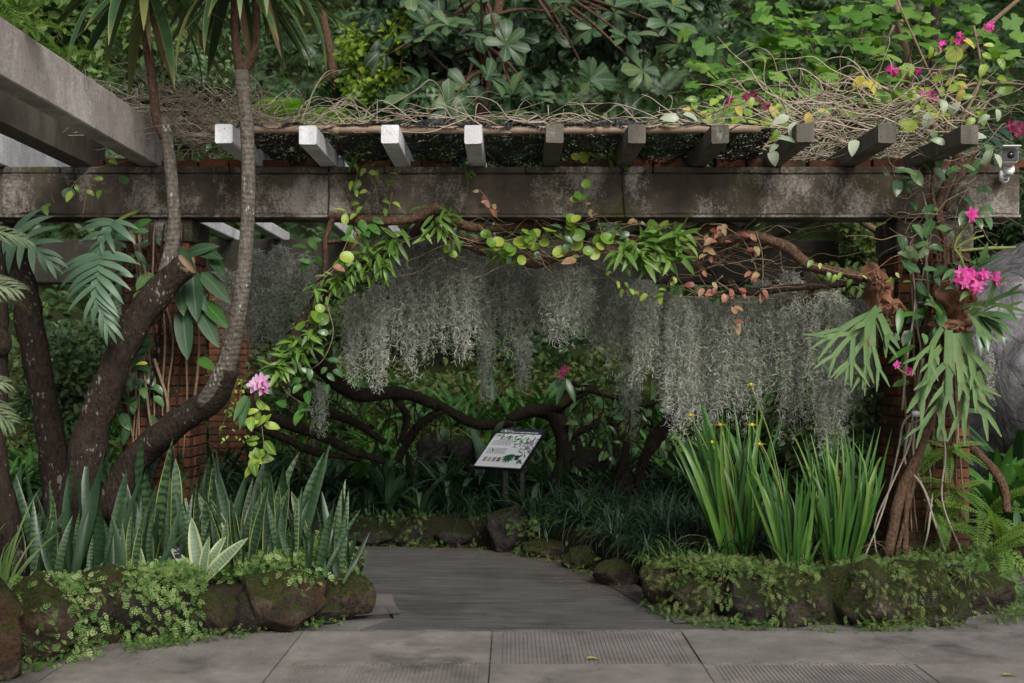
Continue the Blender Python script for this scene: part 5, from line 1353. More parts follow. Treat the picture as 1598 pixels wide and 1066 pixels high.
# staghorn ferns
def fork(m, p, d, nv, L, w, depth, spread=.5):
    d = nrm(d); e = p + d * L + np.array([0, 0, -.06 * L]); mid = p + d * L * .55
    ribbon(m, [p, mid, e], [w * .55, w * .62, w * (.75 if depth else .15)], nv, 4, random.uniform(.3, .9), .12)
    if depth:
        k = 2 if random.random() < .75 else 3
        s = nrm(np.cross(d, nv))
        for j in range(k):
            a = (j - (k - 1) / 2) * spread * random.uniform(.8, 1.3)
            dd = d * math.cos(a) + s * math.sin(a) + np.array([0, random.uniform(-.15, .05), -.07])
            fork(m, e - d * w * .3, dd, nv, L * random.uniform(.75, 1.0), w * .72, depth - 1, spread * .9)
def staghorn(label, d, fr, shields):
    t = thing('staghorn_fern', label, 'staghorn fern', P(*shields[0][:2], d))
    for (x, y, r, tx, ty) in shields:
        c = P(x, y, d); V, Tt = [], []
        n = 28; R_ = r * d / F; m = MB()
        ax, up = np.array([1., 0, 0]), np.array([0, 0, 1.])
        rows = 9; n = 44; ph = random.uniform(0, 6)
        for q in range(rows + 1):
            for k in range(n):
                a = 2 * math.pi * k / n; rr = R_ * q / rows * (1 + .28 * math.sin(3 * a + ph) * q / rows + .16 * math.sin(7 * a + ph * 2) * q / rows)
                V.append(c + ax * rr * math.cos(a) * tx + up * rr * math.sin(a) * ty + np.array([0, -.10 + .13 * (q / rows) ** 2 + .035 * math.sin(4 * a + q * .6) * q / rows + .05 * mnoise.noise(Vector((math.cos(a) * 3 + ph, math.sin(a) * 3, q * .5))) * (q / rows + .2), .02 * mnoise.noise(Vector((a * 2.5, ph, q)))]))
        Q = [(q * n + k, q * n + (k + 1) % n, (q + 1) * n + (k + 1) % n, (q + 1) * n + k) for q in range(rows) for k in range(n)]
        m.add(V, None, Q, random.uniform(.2, .8)); o = obj('shield', m, M['shield'], t)
    for (x0, y0, x1, y1, w, dep) in fr:
        m = MB(); p = P(x0, y0, d - .10); e = P(x1, y1, d - .28); L = np.linalg.norm(e - p)
        fork(m, p, e - p, np.array([random.uniform(-.35, .35), -1, .35]), L * .55, w * .95 * d / F, dep, .6); obj('frond', m, M['stag'], t)
staghorn('staghorn fern with pale green antler fronds and brown shields left of the pillar', 7.8,
         [(1375, 482, 1262, 532, 14, 1), (1365, 486, 1298, 548, 18, 2), (1365, 490, 1335, 562, 18, 2), (1362, 490, 1360, 575, 16, 2), (1368, 500, 1395, 560, 16, 1), (1372, 490, 1398, 545, 18, 1), (1370, 480, 1340, 520, 22, 1)],
         [(1368, 445, 28, .7, 1.25), (1385, 478, 24, 1, 1), (1392, 505, 18, .9, .8), (1362, 440, 16, .6, 1.2)])
staghorn('staghorn fern with long drooping forked fronds on the front of the pillar', 7.72,
         [(1480, 515, 1480, 610, 24, 2), (1490, 520, 1500, 600, 22, 2), (1495, 520, 1530, 575, 18, 2), (1470, 512, 1440, 560, 15, 2), (1510, 520, 1520, 640, 24, 2), (1480, 590, 1455, 660, 16, 2), (1460, 560, 1420, 650, 22, 1),
          (1512, 490, 1572, 452, 17, 2), (1515, 490, 1560, 490, 12, 1), (1470, 490, 1445, 460, 14, 1), (1512, 490, 1535, 520, 18, 2), (1525, 580, 1538, 625, 18, 1), (1470, 540, 1450, 560, 16, 1), (1500, 480, 1540, 470, 12, 1)],
         [(1492, 475, 32, .85, 1.2), (1488, 510, 26, 1.1, .7), (1505, 460, 22, .9, .8)])
# dark strap leaves right of the staghorn
t = thing('strap_leaved_epiphyte', 'dark strap leaves sticking out to the right below the magenta orchid', 'epiphyte', P(1530, 490, 7.7))
for x, y in ((1545, 540), (1570, 500), (1580, 515), (1535, 545), (1590, 492), (1572, 528), (1560, 470)):
    a = P(1530, 490, 7.68); e = P(x, y, 7.5); leaf_parts(t, nar2, a[None], (e - a)[None], np.array([[0, -.7, .7]]), [float(np.linalg.norm(e - a)) * 1.05])

# split leaf climber on the left and big leaves around the left pillar
t = thing('split_leaf_climber', 'climber with one big grey green pinnately split leaf in front of the left rear beam', 'climber', P(190, 420, 7.6))
m = MB(); tube(m, [P(215, 330, 7.9), P(185, 345, 7.65), P(165, 375, 7.45), P(158, 400, 7.4)], [.014, .012, .01], 7); obj('stem', m, M['greenstem'], t)
finger = [blade(6, .20, 'strap', .7, .15), blade(6, .22, 'strap', 1.0, .15)]
def split_leaf(pts, n, L, wd, name='leaf'):
    pl = smooth_path(pts, 8); m = MB(); K = len(pl)
    ribbon(m, pts, [.05, .07, .06, .03], (0, -1, .2), 6, .5, .1)
    tg = nrm(np.gradient(pl, axis=0))
    for k in range(n):
        u = k / (n - 1); i = min(K - 1, int(u * (K - 1))); sd = nrm(np.cross(tg[i], (0, -1, .3)))
        for sg in (-1, 1):
            dv = nrm(sd * sg * (1.0 - .55 * u) + tg[i] * (.25 + .9 * u) + np.array([0, -.25, .12]))
            f = finger[random.randrange(2)]
            m.inst(f, pl[i][None], frames(dv[None], np.array([[0, -.8, .6]])), np.array([[wd, 1, 1]]) * L * (.75 + .45 * math.sin(math.pi * min(1, u + .25))) * random.uniform(.9, 1.08), random.uniform(.2, .9))
    m.inst(finger[0], pl[-1][None], frames(tg[-1][None], np.array([[0, -.8, .6]])), L * .7, .6)
    obj(name, m, M['monstera'], t)
split_leaf([P(157, 396, 7.4), P(154, 420, 7.32), P(150, 460, 7.27), P(166, 500, 7.25)], 10, .245, .85)
split_leaf([P(178, 345, 7.5), P(172, 352, 7.45), P(160, 372, 7.4), P(155, 385, 7.4)], 5, .20, 1.0)
split_leaf([P(20, 365, 7.2), P(35, 372, 7.15), P(55, 385, 7.1), P(72, 400, 7.1)], 6, .22, 1.1)
TP['broad'] = [blade(8, .34, 'ovate', d, .22, .04) for d in (.3, .8)]
broad_mesh = mset('broad', 'broad'); broad_fresh = mset('broad', 'fresh')
t = thing('broad_leaf_climber', 'dark glossy broad leaves hanging between the cut stub and the leaning trunk', 'climber', P(290, 420, 7.7))
for (x0, y0, x1, y1, ms) in ((300, 420, 305, 500, broad_mesh), (315, 425, 358, 470, broad_mesh), (300, 425, 275, 380, broad_mesh), (290, 400, 330, 375, broad_mesh), (318, 470, 355, 510, broad_fresh), (285, 480, 290, 560, broad_mesh), (310, 480, 340, 540, broad_mesh), (310, 560, 335, 575, broad_fresh), (160, 360, 205, 370, broad_mesh), (205, 360, 232, 340, broad_fresh), (295, 440, 320, 480, broad_mesh), (330, 400, 350, 430, broad_mesh), (305, 390, 345, 400, broad_mesh), (280, 445, 285, 490, broad_mesh)):
    a = P(x0, y0, 7.75); e = P(x1, y1, 7.6); leaf_parts(t, ms, a[None], (e - a)[None], np.array([[0, -.9, .4]]), [float(np.linalg.norm(e - a)) * .98])
lv_at(t, [(231, 567)], [yel_mesh[0]], .09, 7.75, 'yellow_leaf')
for st in ([(215, 380), (230, 450), (225, 560), (232, 640), (240, 680)], [(240, 560), (260, 620), (262, 660)], [(300, 400), (308, 470), (310, 560), (300, 650)], [(205, 360), (215, 400), (222, 440)]):
    m = MB(); tube(m, [P(x, y, 7.95 + random.uniform(-.05, .05)) for x, y in st], [.014, .01, .012], 7, 6, .08); obj('stem', m, M['stem'], t)

for lb, pts in (('dark trailing leaves along the dead trunk left of the sign', [(480, 560), (540, 610), (600, 610), (660, 625), (700, 645), (745, 662), (640, 660)]), ('dark trailing leaves and roots over the arching dead roots right of the sign', [(800, 655), (850, 640), (900, 665), (950, 655), (1000, 640), (925, 605), (880, 720), (960, 720), (1020, 690)])):
    t = thing('shade_climber', lb, 'climber', P(*pts[0], 11.0))
    lv_at(t, [q for q in [(x + random.gauss(0, 18), y + random.gauss(0, 14)) for x, y in pts for _ in range(6)] if not (715 < q[0] < 885 and q[1] > 610)], waxy_mesh + nar2, .14, 11.05)
    m = MB()
    for x, y in pts * 4:
        x += random.uniform(-25, 25)
        if 715 < x < 885: continue
        q = [P(x + random.gauss(0, 8), y + k * random.uniform(12, 26), 10.6) for k in range(5)]; tube(m, q, [.008, .004], 4, 4, 0, cap=False)
    obj('roots', m, M['bark_log'], t, kind='stuff')
t = thing('pillar_creeper', 'creeper leaves and thin roots spread over the upper brick of the right pillar', 'climber', P(1450, 600, 7.98))
lv_at(t, rp(60, 1405, 400, 1520, 700), waxy_mesh + fresh_mesh, .10, 7.97)
for _ in range(14):
    x = random.uniform(1405, 1500); m = MB(); tube(m, [P(x + random.uniform(-14, 14), y, 8.0 + random.uniform(-.05, .02)) for y in (380, 470, 560, 650, 740, 830)], [.006, .009, .006], 5, 5, .08); obj('root', m, M['stem' if _ % 2 else 'bark_brown'], t)
t = thing('root_climber', 'dark leaves and hanging roots hiding the left half of the left brick pillar', 'climber', P(215, 700, 7.98))
lv_at(t, rp(70, 180, 360, 240, 660), waxy_mesh + broad_mesh, .14, 7.93)
for _ in range(16):
    x = random.uniform(182, 292); m = MB(); tube(m, [P(x + random.uniform(-12, 12), y, 7.99 + random.uniform(-.03, .02)) for y in (350, 440, 530, 620, 720)], [.006, .008, .005], 5, 5, .05); obj('root', m, M['bark_dark' if _ % 2 else 'stem'], t)
# ------------------------------------------------------------------ information sign
sg = thing('information_sign', 'slanted white information board with plant pictures on a dark post', 'sign', (-.13, 10.45, .25))
BL = np.array([-.355, 10.60, .685]); wv = np.array([.43, -.30, 0.]); uv = np.array([.235, .335, .33])
nv_ = nrm(np.cross(wv, uv)); nv_ = nv_ if nv_[2] > 0 else -nv_
def on(a, b_, h=0.): return BL + wv * a + uv * b_ + nv_ * h
m = MB()
c8 = [on(a, b_, h) for h in (-.03, 0) for a, b_ in ((-.02, -.02), (1.02, -.02), (1.02, 1.02), (-.02, 1.02))]
m.add(c8, None, [(3, 2, 1, 0), (4, 5, 6, 7), (0, 1, 5, 4), (1, 2, 6, 5), (2, 3, 7, 6), (3, 0, 4, 7)]); obj('panel', m, M['black'], sg, smooth=False)
M['paper'] = plain_mat('printed_sheet', (.84, .85, .88), .35, .4, .06); M['ink'] = plain_mat('navy_print', (.018, .022, .05), .4, .4, .1); M['greyink'] = plain_mat('grey_print', (.28, .29, .35), .5, .3, .1)
M['greenink'] = leaf_mat('green_print', G((.03, .16, .06), (.07, .26, .10), (.16, .36, .16)), .5, 0., .3); M['lilacink'] = plain_mat('lilac_print', (.42, .27, .46), .5, .3, .3); M['oliveink'] = plain_mat('olive_print', (.16, .17, .05), .5, .3, .3); M['tanink'] = plain_mat('tan_print', (.5, .42, .22), .5, .3, .3)
m = MB(); m.add([on(0, 0, .003), on(1, 0, .003), on(1, .87, .003), on(0, .87, .003)], None, [(0, 1, 2, 3)]); obj('printed_sheet', m, M['paper'], sg)
m = MB(); m.add([on(0, .87, .003), on(1, .87, .003), on(1, 1, .003), on(0, 1, .003)], None, [(0, 1, 2, 3)]); hd = obj('header_band', m, M['ink'], sg)
def patch(mb_, a0, b0, a1, b1, h=.006): mb_.add([on(a0, b0, h), on(a1, b0, h), on(a1, b1, h), on(a0, b1, h)], None, [(0, 1, 2, 3)])
m = MB()
a = .08
for k in range(9):                      # the heading: a short bold word, too small in the photograph to read
    w = random.choice((.018, .024, .03)); patch(m, a, .90, a + .008, .965)
    patch(m, a, random.choice((.90, .93, .957)), a + w, random.choice((.90, .93, .957)) + .012); a += w + .008
a = .36
for w in (.05, .07, .02, .12, .03, .12, .06, .09): patch(m, a, .897, a + w * .8, .918); a += w * .8 + .014
obj('heading', m, M['paper'], sg, kind='stuff')
m = MB()
for r in range(13):
    b_ = .72 - r * .032
    if r in (6, 7): continue
    a = .07 if r > 1 else .20
    while a < .47:
        w = random.uniform(.02, .06); patch(m, a, b_, min(a + w, .48), b_ + .014); a += w + .012
obj('body_text', m, M['greyink'], sg, kind='stuff')
for a, mm in ((.10, 'greyink'), (.20, 'tanink'), (.30, 'greyink'), (.40, 'oliveink')):
    m = MB(); patch(m, a, .13, a + .075, .24); obj('thumbnail', m, M[mm], sg)
m = MB()
n = 40
pa = np.array([on(random.uniform(.52, .97), random.uniform(.52, .84), .006) for _ in range(n)] + [on(random.uniform(.05, .5), random.uniform(.79, .85), .006) for _ in range(14)] + [on(random.uniform(.80, .93), random.uniform(.15, .5), .006) for _ in range(20)])
ag = RG.uniform(0, 6.28, len(pa)); wd, ud = nrm(wv), nrm(uv)
m.inst(blade(3, .3, 'ovate', 0, 0), pa, frames(np.cos(ag)[:, None] * wd + np.sin(ag)[:, None] * ud, np.repeat(nv_[None], len(pa), 0)), RG.uniform(.03, .065, len(pa)), RG.uniform(0, 1, len(pa)))
for c_ in ((.62, .24), (.66, .33), (.60, .30)):
    q = np.array([on(*c_, .007)] * 5); ag = np.linspace(-2.6, -.5, 5)
    m.inst(blade(4, .3, 'ovate', 0, 0), q, frames(np.cos(ag)[:, None] * wd + np.sin(ag)[:, None] * ud, np.repeat(nv_[None], 5, 0)), .075, RG.uniform(0, .6, 5))
obj('leaf_picture', m, M['greenink'], sg, kind='stuff')
m = MB()
pa = np.array([on(random.uniform(.82, .99), random.uniform(.50, .66), .008) for _ in range(14)]); ag = RG.uniform(0, 6.28, 14)
m.inst(blade(3, .6, 'ovate', 0, 0), pa, frames(np.cos(ag)[:, None] * wd + np.sin(ag)[:, None] * ud, np.repeat(nv_[None], 14, 0)), .035, .5); obj('flower_picture', m, M['lilacink'], sg)
m = MB(); patch(m, .76, .19, .83, .31, .008); obj('fruit_picture', m, M['ink'], sg)
m = MB(); box(m, (-.09, 10.68, .2), (-.03, 10.74, .78), bev=.006); obj('post', m, M['black'], sg, smooth=False)
m = MB(); box(m, (.07, 10.55, .2), (.12, 10.60, .72), bev=.006); obj('post', m, M['black'], sg, smooth=False)

# plant label in the left bed
lbq = thing('plant_label', 'small black plant label among the snake plants', 'plant label', P(268, 888, 6.95))
m = MB(); a = P(258, 874, 6.96); e = P(282, 856, 6.96)
m.add([a, (e[0], e[1], a[2] + .015), (e[0], e[1] + .03, e[2] + .01), (a[0], a[1] + .03, e[2] - .005)] , None, [(0, 1, 2, 3)])
m.add(np.array([a, (e[0], e[1], a[2] + .015), (e[0], e[1] + .03, e[2] + .01), (a[0], a[1] + .03, e[2] - .005)]) + (0, .006, 0), None, [(3, 2, 1, 0)]); obj('plate', m, M['black'], lbq, smooth=False)
m = MB(); fx = lambda s, t_: a + (np.array([e[0], e[1], a[2] + .015]) - a) * s + np.array([0, .03, e[2] - a[2] - .005]) * t_ + (0, -.003, .0)
m.add([fx(.5, .38), fx(.86, .38), fx(.86, .43), fx(.5, .43)], None, [(0, 1, 2, 3)]); m.add([fx(.45, .62), fx(.62, .62), fx(.62, .68), fx(.45, .68)], None, [(0, 1, 2, 3)]); m.add([fx(.7, .75), fx(.85, .75), fx(.85, .8), fx(.7, .8)], None, [(0, 1, 2, 3)]); obj('lettering', m, M['greyink'], lbq)
m = MB(); box(m, (P(270, 880, 6.98)[0] - .006, 6.985, .24), (P(270, 880, 6.98)[0] + .006, 6.995, P(0, 866, 6.98)[2]), bev=.001); obj('stake', m, M['black'], lbq)

# surveillance camera and sensor at the right beam end
cc = thing('surveillance_camera', 'white box shaped surveillance camera on the end of the beam', 'camera', P(1578, 258, 7.7))
def rbox(lo, hi, bev, mat, name, par, yaw=0., piv=None):
    m = MB(); box(m, lo, hi, bev=bev); o = obj(name, m, mat, par, smooth=False)
    return o
c = P(1577, 242, 7.45)
m = MB(); box(m, c + (-.060, .0, -.048), c + (.055, .30, .045), bev=.014); V = m.V[0]; V[:, 0] += (V[:, 1] - c[1]) * .22; hs = obj('housing', m, M['white'], cc, smooth=False)
m = MB(); box(m, c + (-.054, -.006, -.038), c + (.049, -.002, .037), bev=.002); obj('front_glass', m, M['black'], cc, smooth=False)
m = MB(); tube(m, [c + (0, -.004, 0), c + (0, -.016, 0)], [.024, .022], 16, 0); ln = obj('lens', m, M['glass'], cc)
m = MB(); box(m, c + (-.064, -.06, .047), c + (.060, .26, .055), bev=.003); V = m.V[0]; V[:, 0] += (V[:, 1] - c[1]) * .22; obj('sun_hood', m, M['white'], cc, smooth=False)
m = MB(); tube(m, [c + (.02, .12, -.045), c + (.02, .14, -.08), P(1578, 270, 7.95)], [.014, .014, .02], 10, 5); obj('bracket', m, M['white'], cc)
m = MB(); tube(m, [c + (-.07, .1, -.05), c + (-.03, .05, -.06), c + (.04, .08, -.065), c + (.09, .2, -.04)], [.005, .005], 6, 6); obj('cable', m, M['palestem'], cc)
se = thing('motion_sensor', 'small oval white sensor fixed below the surveillance camera', 'sensor', P(1567, 275, 7.98))
c = P(1567, 275, 7.94); V, T = ICO3
m = MB(); m.add(V * (.038, .028, .053) + c, T); obj('shell', m, M['white'], se)
m = MB(); m.add(V * (.026, .012, .03) + c + (.004, -.020, .006), T); obj('lens', m, M['steel'], se)
m = MB(); box(m, c + (-.010, -.03, -.034), c + (.016, -.020, -.024), bev=.002); obj('slot', m, M['black'], se)
m = MB(); tube(m, [P(1579, 262, 7.95), P(1579, 268, 7.9)], [.02, .018], 10, 0); obj('joint', m, M['white'], se)

# ------------------------------------------------------------------ left bed planting
TP['snake'] = [blade(10, wd, k, d, .38, w, twist=tw) for d, w, tw, wd, k in ((.15, .10, .5, .118, 'snake'), (.35, .14, -.7, .098, 'sword'), (.05, .2, 1.2, .13, 'snake'), (.5, .08, -.3, .105, 'lance'))]
snake_mesh = mset('snake', 'snake') * 2 + mset('snake', 'snake_edge')[:2]; edge_mesh = mset('snake', 'snake_edge')
def snake(px, d, h, n, label, meshes=None, spread=.12, tilt=.14):
    x = (px - 799) * d / F; c = np.array([x, d, .24])
    n += 3
    t = thing('snake_plant', label, 'snake plant', c, 'snake plants in the left bed')
    pos = c + np.stack([RG.normal(0, spread * .7, n), RG.normal(0, spread * .5, n), np.zeros(n)], 1)
    D = np.stack([RG.normal(0, tilt, n) + (pos[:, 0] - x) * 1.2, RG.normal(0, tilt * .7, n), np.ones(n)], 1)
    a = RG.uniform(-.9, .9, n); U = np.stack([np.sin(a), -np.cos(a), np.zeros(n)], 1)
    S = [(h * f * random.uniform(.75, 1.1), h * f, h * f) for f in RG.uniform(.42, 1.08, n)]
    leaf_parts(t, meshes or snake_mesh, pos, D, U, S); return t
for a in [(8, 6.6, .52, 6, 'snake plant at the left edge in front of the knotted trunk'),
          (62, 7.0, .55, 7, 'snake plant between the knotted trunk and the dark leaning trunk'),
          (112, 7.2, .80, 6, 'tall snake plant with a broad leaf in front of the dark leaning trunk'),
          (150, 7.35, .78, 8, 'tall dense snake plant at the foot of the pruned tree'),
          (190, 6.72, .50, 4, 'short broad snake plant closest to the yellow mossy rock'),
          (172, 7.9, .95, 7, 'tallest snake plant directly right of the pruned tree trunk'),
          (205, 7.3, .66, 7, 'snake plant in front of the thick base of the leaning tree, left one'),
          (228, 7.55, .98, 6, 'tall spear leaved snake plant before the thick base of the leaning tree'),
          (252, 7.1, .52, 6, 'snake plant just left of the black plant label'),
          (275, 7.5, .78, 8, 'snake plant behind the black plant label'),
          (308, 7.35, .66, 6, 'striped snake plant right of the black plant label'),
          (322, 8.0, .88, 8, 'dark tall snake plant under the leaning tree trunk'),
          (352, 7.6, .74, 7, 'snake plant behind the pale variegated agave'),
          (380, 7.35, .60, 7, 'yellow edged snake plant right of the pale variegated agave'),
          (392, 8.0, .92, 8, 'tall snake plant below the succulent sprays'),
          (415, 7.5, .66, 7, 'yellow edged snake plant above the pyramid rock'),
          (440, 7.9, .86, 8, 'tall dark snake plant near the fallen brown log'),
          (458, 7.35, .58, 7, 'snake plant above the green wedged rock'),
          (480, 7.6, .60, 7, 'snake plant second from the path end of the bed'),
          (490, 7.2, .62, 6, 'pale striped snake plant right behind the corner rock'),
          (520, 7.4, .58, 6, 'snake plant at the path end of the bed by the mossy inner rock'),
          (128, 6.9, .46, 5, 'low snake plant behind the yellow mossy rock'),
          (345, 7.05, .40, 3, 'short leaning snake plant beside the agave'),
          (270, 8.1, .80, 7, 'shaded snake plant behind the row, left of the brick pillar foot'),
          (70, 7.9, .70, 7, 'shaded snake plant at the back between the two left trunks')]:
    yl = 'yellow edged' in a[4]
    snake(*a, edge_mesh if yl else None)
TP['agave'] = [blade(8, .22, 'sword', d, .35, .05) for d in (.4, .7)]
ag_mesh = mset('agave', 'agave')
t = thing('agave', 'pale variegated agave like rosette in front of the snake plants', 'agave', (-1.92, 7.0, .26))
for dx, dz, s in ((-.55, .7, .30), (-.9, .45, .32), (-.2, 1, .42), (.35, 1, .34), (.7, .8, .40), (.15, 1, .3)):
    leaf_parts(t, ag_mesh, np.array([[-1.92, 6.98, .27]]), np.array([[dx, random.uniform(-.4, .1), dz]]), np.array([[-dx * .5, -1, .3]]), [s])
t = thing('grassy_plant', 'tuft of long pale grassy leaves at the left edge of the bed', 'grass tuft', (-2.95, 6.55, .26))
leaf_parts(t, [blade_m for blade_m in mset('grass', 'liri_light', 'blade')], np.repeat([[-2.95, 6.55, .26]], 14, 0), np.array([[random.uniform(-.45, .6), random.uniform(-.3, .1), 1] for _ in range(14)]), np.array([[0, -1., .1]] * 14), [random.uniform(.45, .75) for _ in range(14)], 'blade')

TP['spray'] = [frond(4, .36, .55, d, .3, n=2, ang=1.0, stalk=.15, pk='ovate') for d in (.5, 1.0)]
def curve_pts(pts, n): 
    p = smooth_path([(x, y, 0) for x, y in pts], 10); s = RG.uniform(0, len(p) - 1.001, n); i = s.astype(int); f = (s - i)[:, None]
    return p[i] * (1 - f) + p[i + 1] * f, nrm(np.stack([np.gradient(p[:, 1])[i], -np.gradient(p[:, 0])[i], np.zeros(n)], 1))
def cover(name, label, edge, n, mat, mats_in, z0, zs, tpl, size, inset=(-.18, .55), hang=.30, keep=None, bald=.2, tint=(0, 1)):
    """leaf sprays along the edge of a bed: on the soil inside it, hanging over the rocks in front"""
    m = MB(); p, nr = curve_pts(edge, n)
    u = RG.uniform(*inset, n)
    w = np.sin(p[:, 0] * 5.3 + 1) * .5 + np.sin(p[:, 0] * 11.7) * .4 + np.sin(p[:, 0] * 23. + 2) * .25
    ok = RG.uniform(0, 1, n) < np.where(u < .10, np.clip(.45 + w * .9 - bald, 0, 1), np.clip(.9 + w * .4, .25, 1))
    p, nr, u, w = p[ok], nr[ok], u[ok], w[ok]; k = len(u)
    pos = p + nr * (-u)[:, None] if True else p
    top = z0 + zs * (.35 + .65 * np.clip(1 - np.abs(u - .1) / .5, 0, 1)) * (.75 + .35 * w)
    z = np.where(u > .02, z0 + (top - z0) * RG.uniform(0, 1, k) ** .5, z0 + .10 - RG.uniform(0, 1, k) * (hang + .1))
    pos[:, 2] = np.maximum(z, .02)
    out = nr
    D = nrm(out * np.where(u < .05, .7, .25)[:, None] + RG.standard_normal((k, 3)) * .6 + np.array([0, 0, .25]) - np.array([0, 0, 1]) * np.where(u < .0, .7, 0)[:, None])
    U = nrm(np.array([0, -.35, 1.]) + out * .3 + RG.standard_normal((k, 3)) * .3)
    tn = np.clip(RG.uniform(*tint, k) + .22 * w, 0, 1); sz = RG.uniform(*size, k)
    for i, tp_ in enumerate(tpl):
        s = np.arange(k) % len(tpl) == i; m.inst(tp_, pos[s], frames(D[s], U[s]), sz[s], tn[s])
    return tag(obj(name, m, M[mat]), label, 'ground cover', kind='stuff')
LE = [(-3.25, 5.0), (-2.85, 5.75), (-2.52, 6.2), (-2.2, 6.58), (-1.85, 6.78), (-1.4, 7.05), (-1.24, 7.32), (-1.2, 7.8), (-1.3, 8.3)]
RE = [(.95, 7.75), (1.08, 7.42), (1.3, 7.14), (1.7, 7.05), (2.1, 7.05), (2.6, 7.12), (3.05, 7.32), (3.35, 7.7), (3.5, 8.3)]
IE = [(-3, 10.4), (-1.4, 10.2), (-.4, 10.08), (.2, 9.7), (.6, 9.1), (.85, 8.5), (.98, 7.9)]
cover('ground_cover', 'pale green ferny ground cover spilling over the rocks of the left bed', LE, 12500, 'cover', None, .27, .16, TP['spray'], (.035, .08), bald=.10)
cover('ground_cover', 'green and brownish creeping plants spilling over the right bed rocks', RE, 9500, 'cover2', None, .26, .09, TP['spray'], (.028, .07), inset=(-.2, .75), bald=.02)
cover('creeping_moss', 'moss and tiny creepers on the dark inner path edge', IE, 4200, 'cover2', None, .22, .07, TP['spray'], (.04, .08), inset=(-.12, .6), hang=.2, tint=(0, .6))
m = MB()
for E in (LE, RE, IE):                      # moss and seedlings in the joint between rocks and paving
    p, nr = curve_pts(E, 1500 if E is not IE else 700); k = len(p)
    pos = p + nr * RG.uniform(.10, .24, k)[:, None]; pos[:, 2] = .012 + .03 * RG.uniform(0, 1, k)
    ok = np.sin(pos[:, 0] * 6.1) + np.sin(pos[:, 0] * 14.3) * .7 + RG.uniform(-.8, .8, k) > -.1
    pos = pos[ok]; k = len(pos)
    m.inst(TP['spray'][0], pos, frames(rnd_dir(k, .2), np.repeat([[0, -.3, 1.]], k, 0)), RG.uniform(.025, .055, k), RG.uniform(0, .8, k))
tag(obj('joint_weeds', m, M['cover2']), 'tiny weeds growing along the foot of the edging rocks', 'weeds', kind='stuff')
m = MB()
for _ in range(60):                          # moss in paving joints
    y = random.choice((6.872, 6.105)); x = random.uniform(-2, 2.2)
    k = 14; pos = np.stack([x + RG.normal(0, .06, k), y + RG.normal(0, .004, k), np.full(k, .002)], 1)
    m.inst(TP['small'][0], pos, frames(rnd_dir(k, .3), np.repeat([[0, 0, 1.]], k, 0)), RG.uniform(.006, .014, k), RG.uniform(0, .6, k))
for _ in range(26):
    x = random.choice((-1.27, -.12, 1.03, -2.42)); y = random.uniform(5.5, 6.85)
    k = 14; pos = np.stack([x + RG.normal(0, .005, k), y + RG.normal(0, .06, k), np.full(k, .002)], 1)
    m.inst(TP['small'][0], pos, frames(rnd_dir(k, .3), np.repeat([[0, 0, 1.]], k, 0)), RG.uniform(.006, .014, k), RG.uniform(0, .6, k))
tag(obj('joint_moss', m, M['cover2']), 'green moss lines in the joints of the paving', 'moss', kind='stuff')

# ------------------------------------------------------------------ lilyturf and strap leaved plants under the arbour
def clump(m, c, n, size, el=(.35, 1.35), tpl=None, wide=1., az=None, tint=(0, 1)):
    tpl = tpl or TP['grass']
    a = RG.uniform(0, 6.283, n) if az is None else RG.uniform(*az, n); e = RG.uniform(*el, n)
    D = np.stack([np.cos(a) * np.cos(e), np.sin(a) * np.cos(e), np.sin(e)], 1)
    pos = c + RG.normal(0, .025, (n, 3)) * (1, 1, 0)
    s = RG.uniform(.7, 1.1, n) * size
    for i, t in enumerate(tpl):
        q = np.arange(n) % len(tpl) == i
        m.inst(t, pos[q], frames(D[q], np.repeat([[0, 0, 1.]], q.sum(), 0)), np.stack([s[q] * wide, s[q], s[q]], 1), RG.uniform(*tint, q.sum()))
def mass(name, label, cat, pts, n, size, mat, spread, wide=1., blades=46, z=.25, **k):
    m = MB()
    for i in range(n):
        c, nr = curve_pts(pts, 1); c = c[0] + nr[0] * -random.uniform(*spread); c[2] = z
        clump(m, c, blades, size * random.uniform(.7, 1.2), wide=wide, **k)
    return tag(obj(name, m, M[mat]), label, cat, kind='stuff')
mass('lilyturf', 'dark lilyturf arching over the right side of the inner path', 'lilyturf', [(-.1, 10.05), (.25, 9.75), (.6, 9.15), (.82, 8.6), (1.0, 8.1)], 62, .52, 'liri', (.05, 1.0), 1.1)
mass('lilyturf', 'dark lilyturf along the back of the path under the dead trunk', 'lilyturf', [(-3, 10.5), (-1.4, 10.3), (-.3, 10.15)], 66, .44, 'liri', (.05, 1.1), 1.)
mass('lilyturf', 'dark lilyturf filling the shade behind the iris clumps', 'lilyturf', [(1.0, 8.3), (1.7, 8.2), (2.5, 8.3)], 40, .46, 'liri', (-.5, .7), 1.)
mass('lilyturf', 'dark lilyturf filling the shade behind the snake plants', 'lilyturf', [(-4.5, 8.6), (-3.2, 8.7), (-2.2, 8.6), (-1.6, 8.5)], 50, .50, 'liri', (-.5, .4), 1.)
m = MB()
for _ in range(210): clump(m, np.array([random.uniform(-6, 5), (yy := random.uniform(11.2, 15.5)), .23 + max(0, yy - 12.6) * .3]), 16, random.uniform(.35, .7), (.5, 1.4), [blade(6, .13, 'strap', d, .25, cross=True) for d in (.9, 1.5)])
tag(obj('strap_leaved_undergrowth', m, M['fresh']), 'green strap leaved plants filling the bank foot under the pergola', 'undergrowth', kind='stuff')
m = MB()
for _ in range(26):
    c, nr = curve_pts([(.95, 7.9), (1.1, 7.5), (1.3, 7.3), (2.2, 7.25), (3.2, 7.6)], 1); c = c[0] - nr[0] * random.uniform(-.1, .35); c[2] = .27
    clump(m, c, 16, random.uniform(.16, .3), (.3, 1.4), wide=1.5)
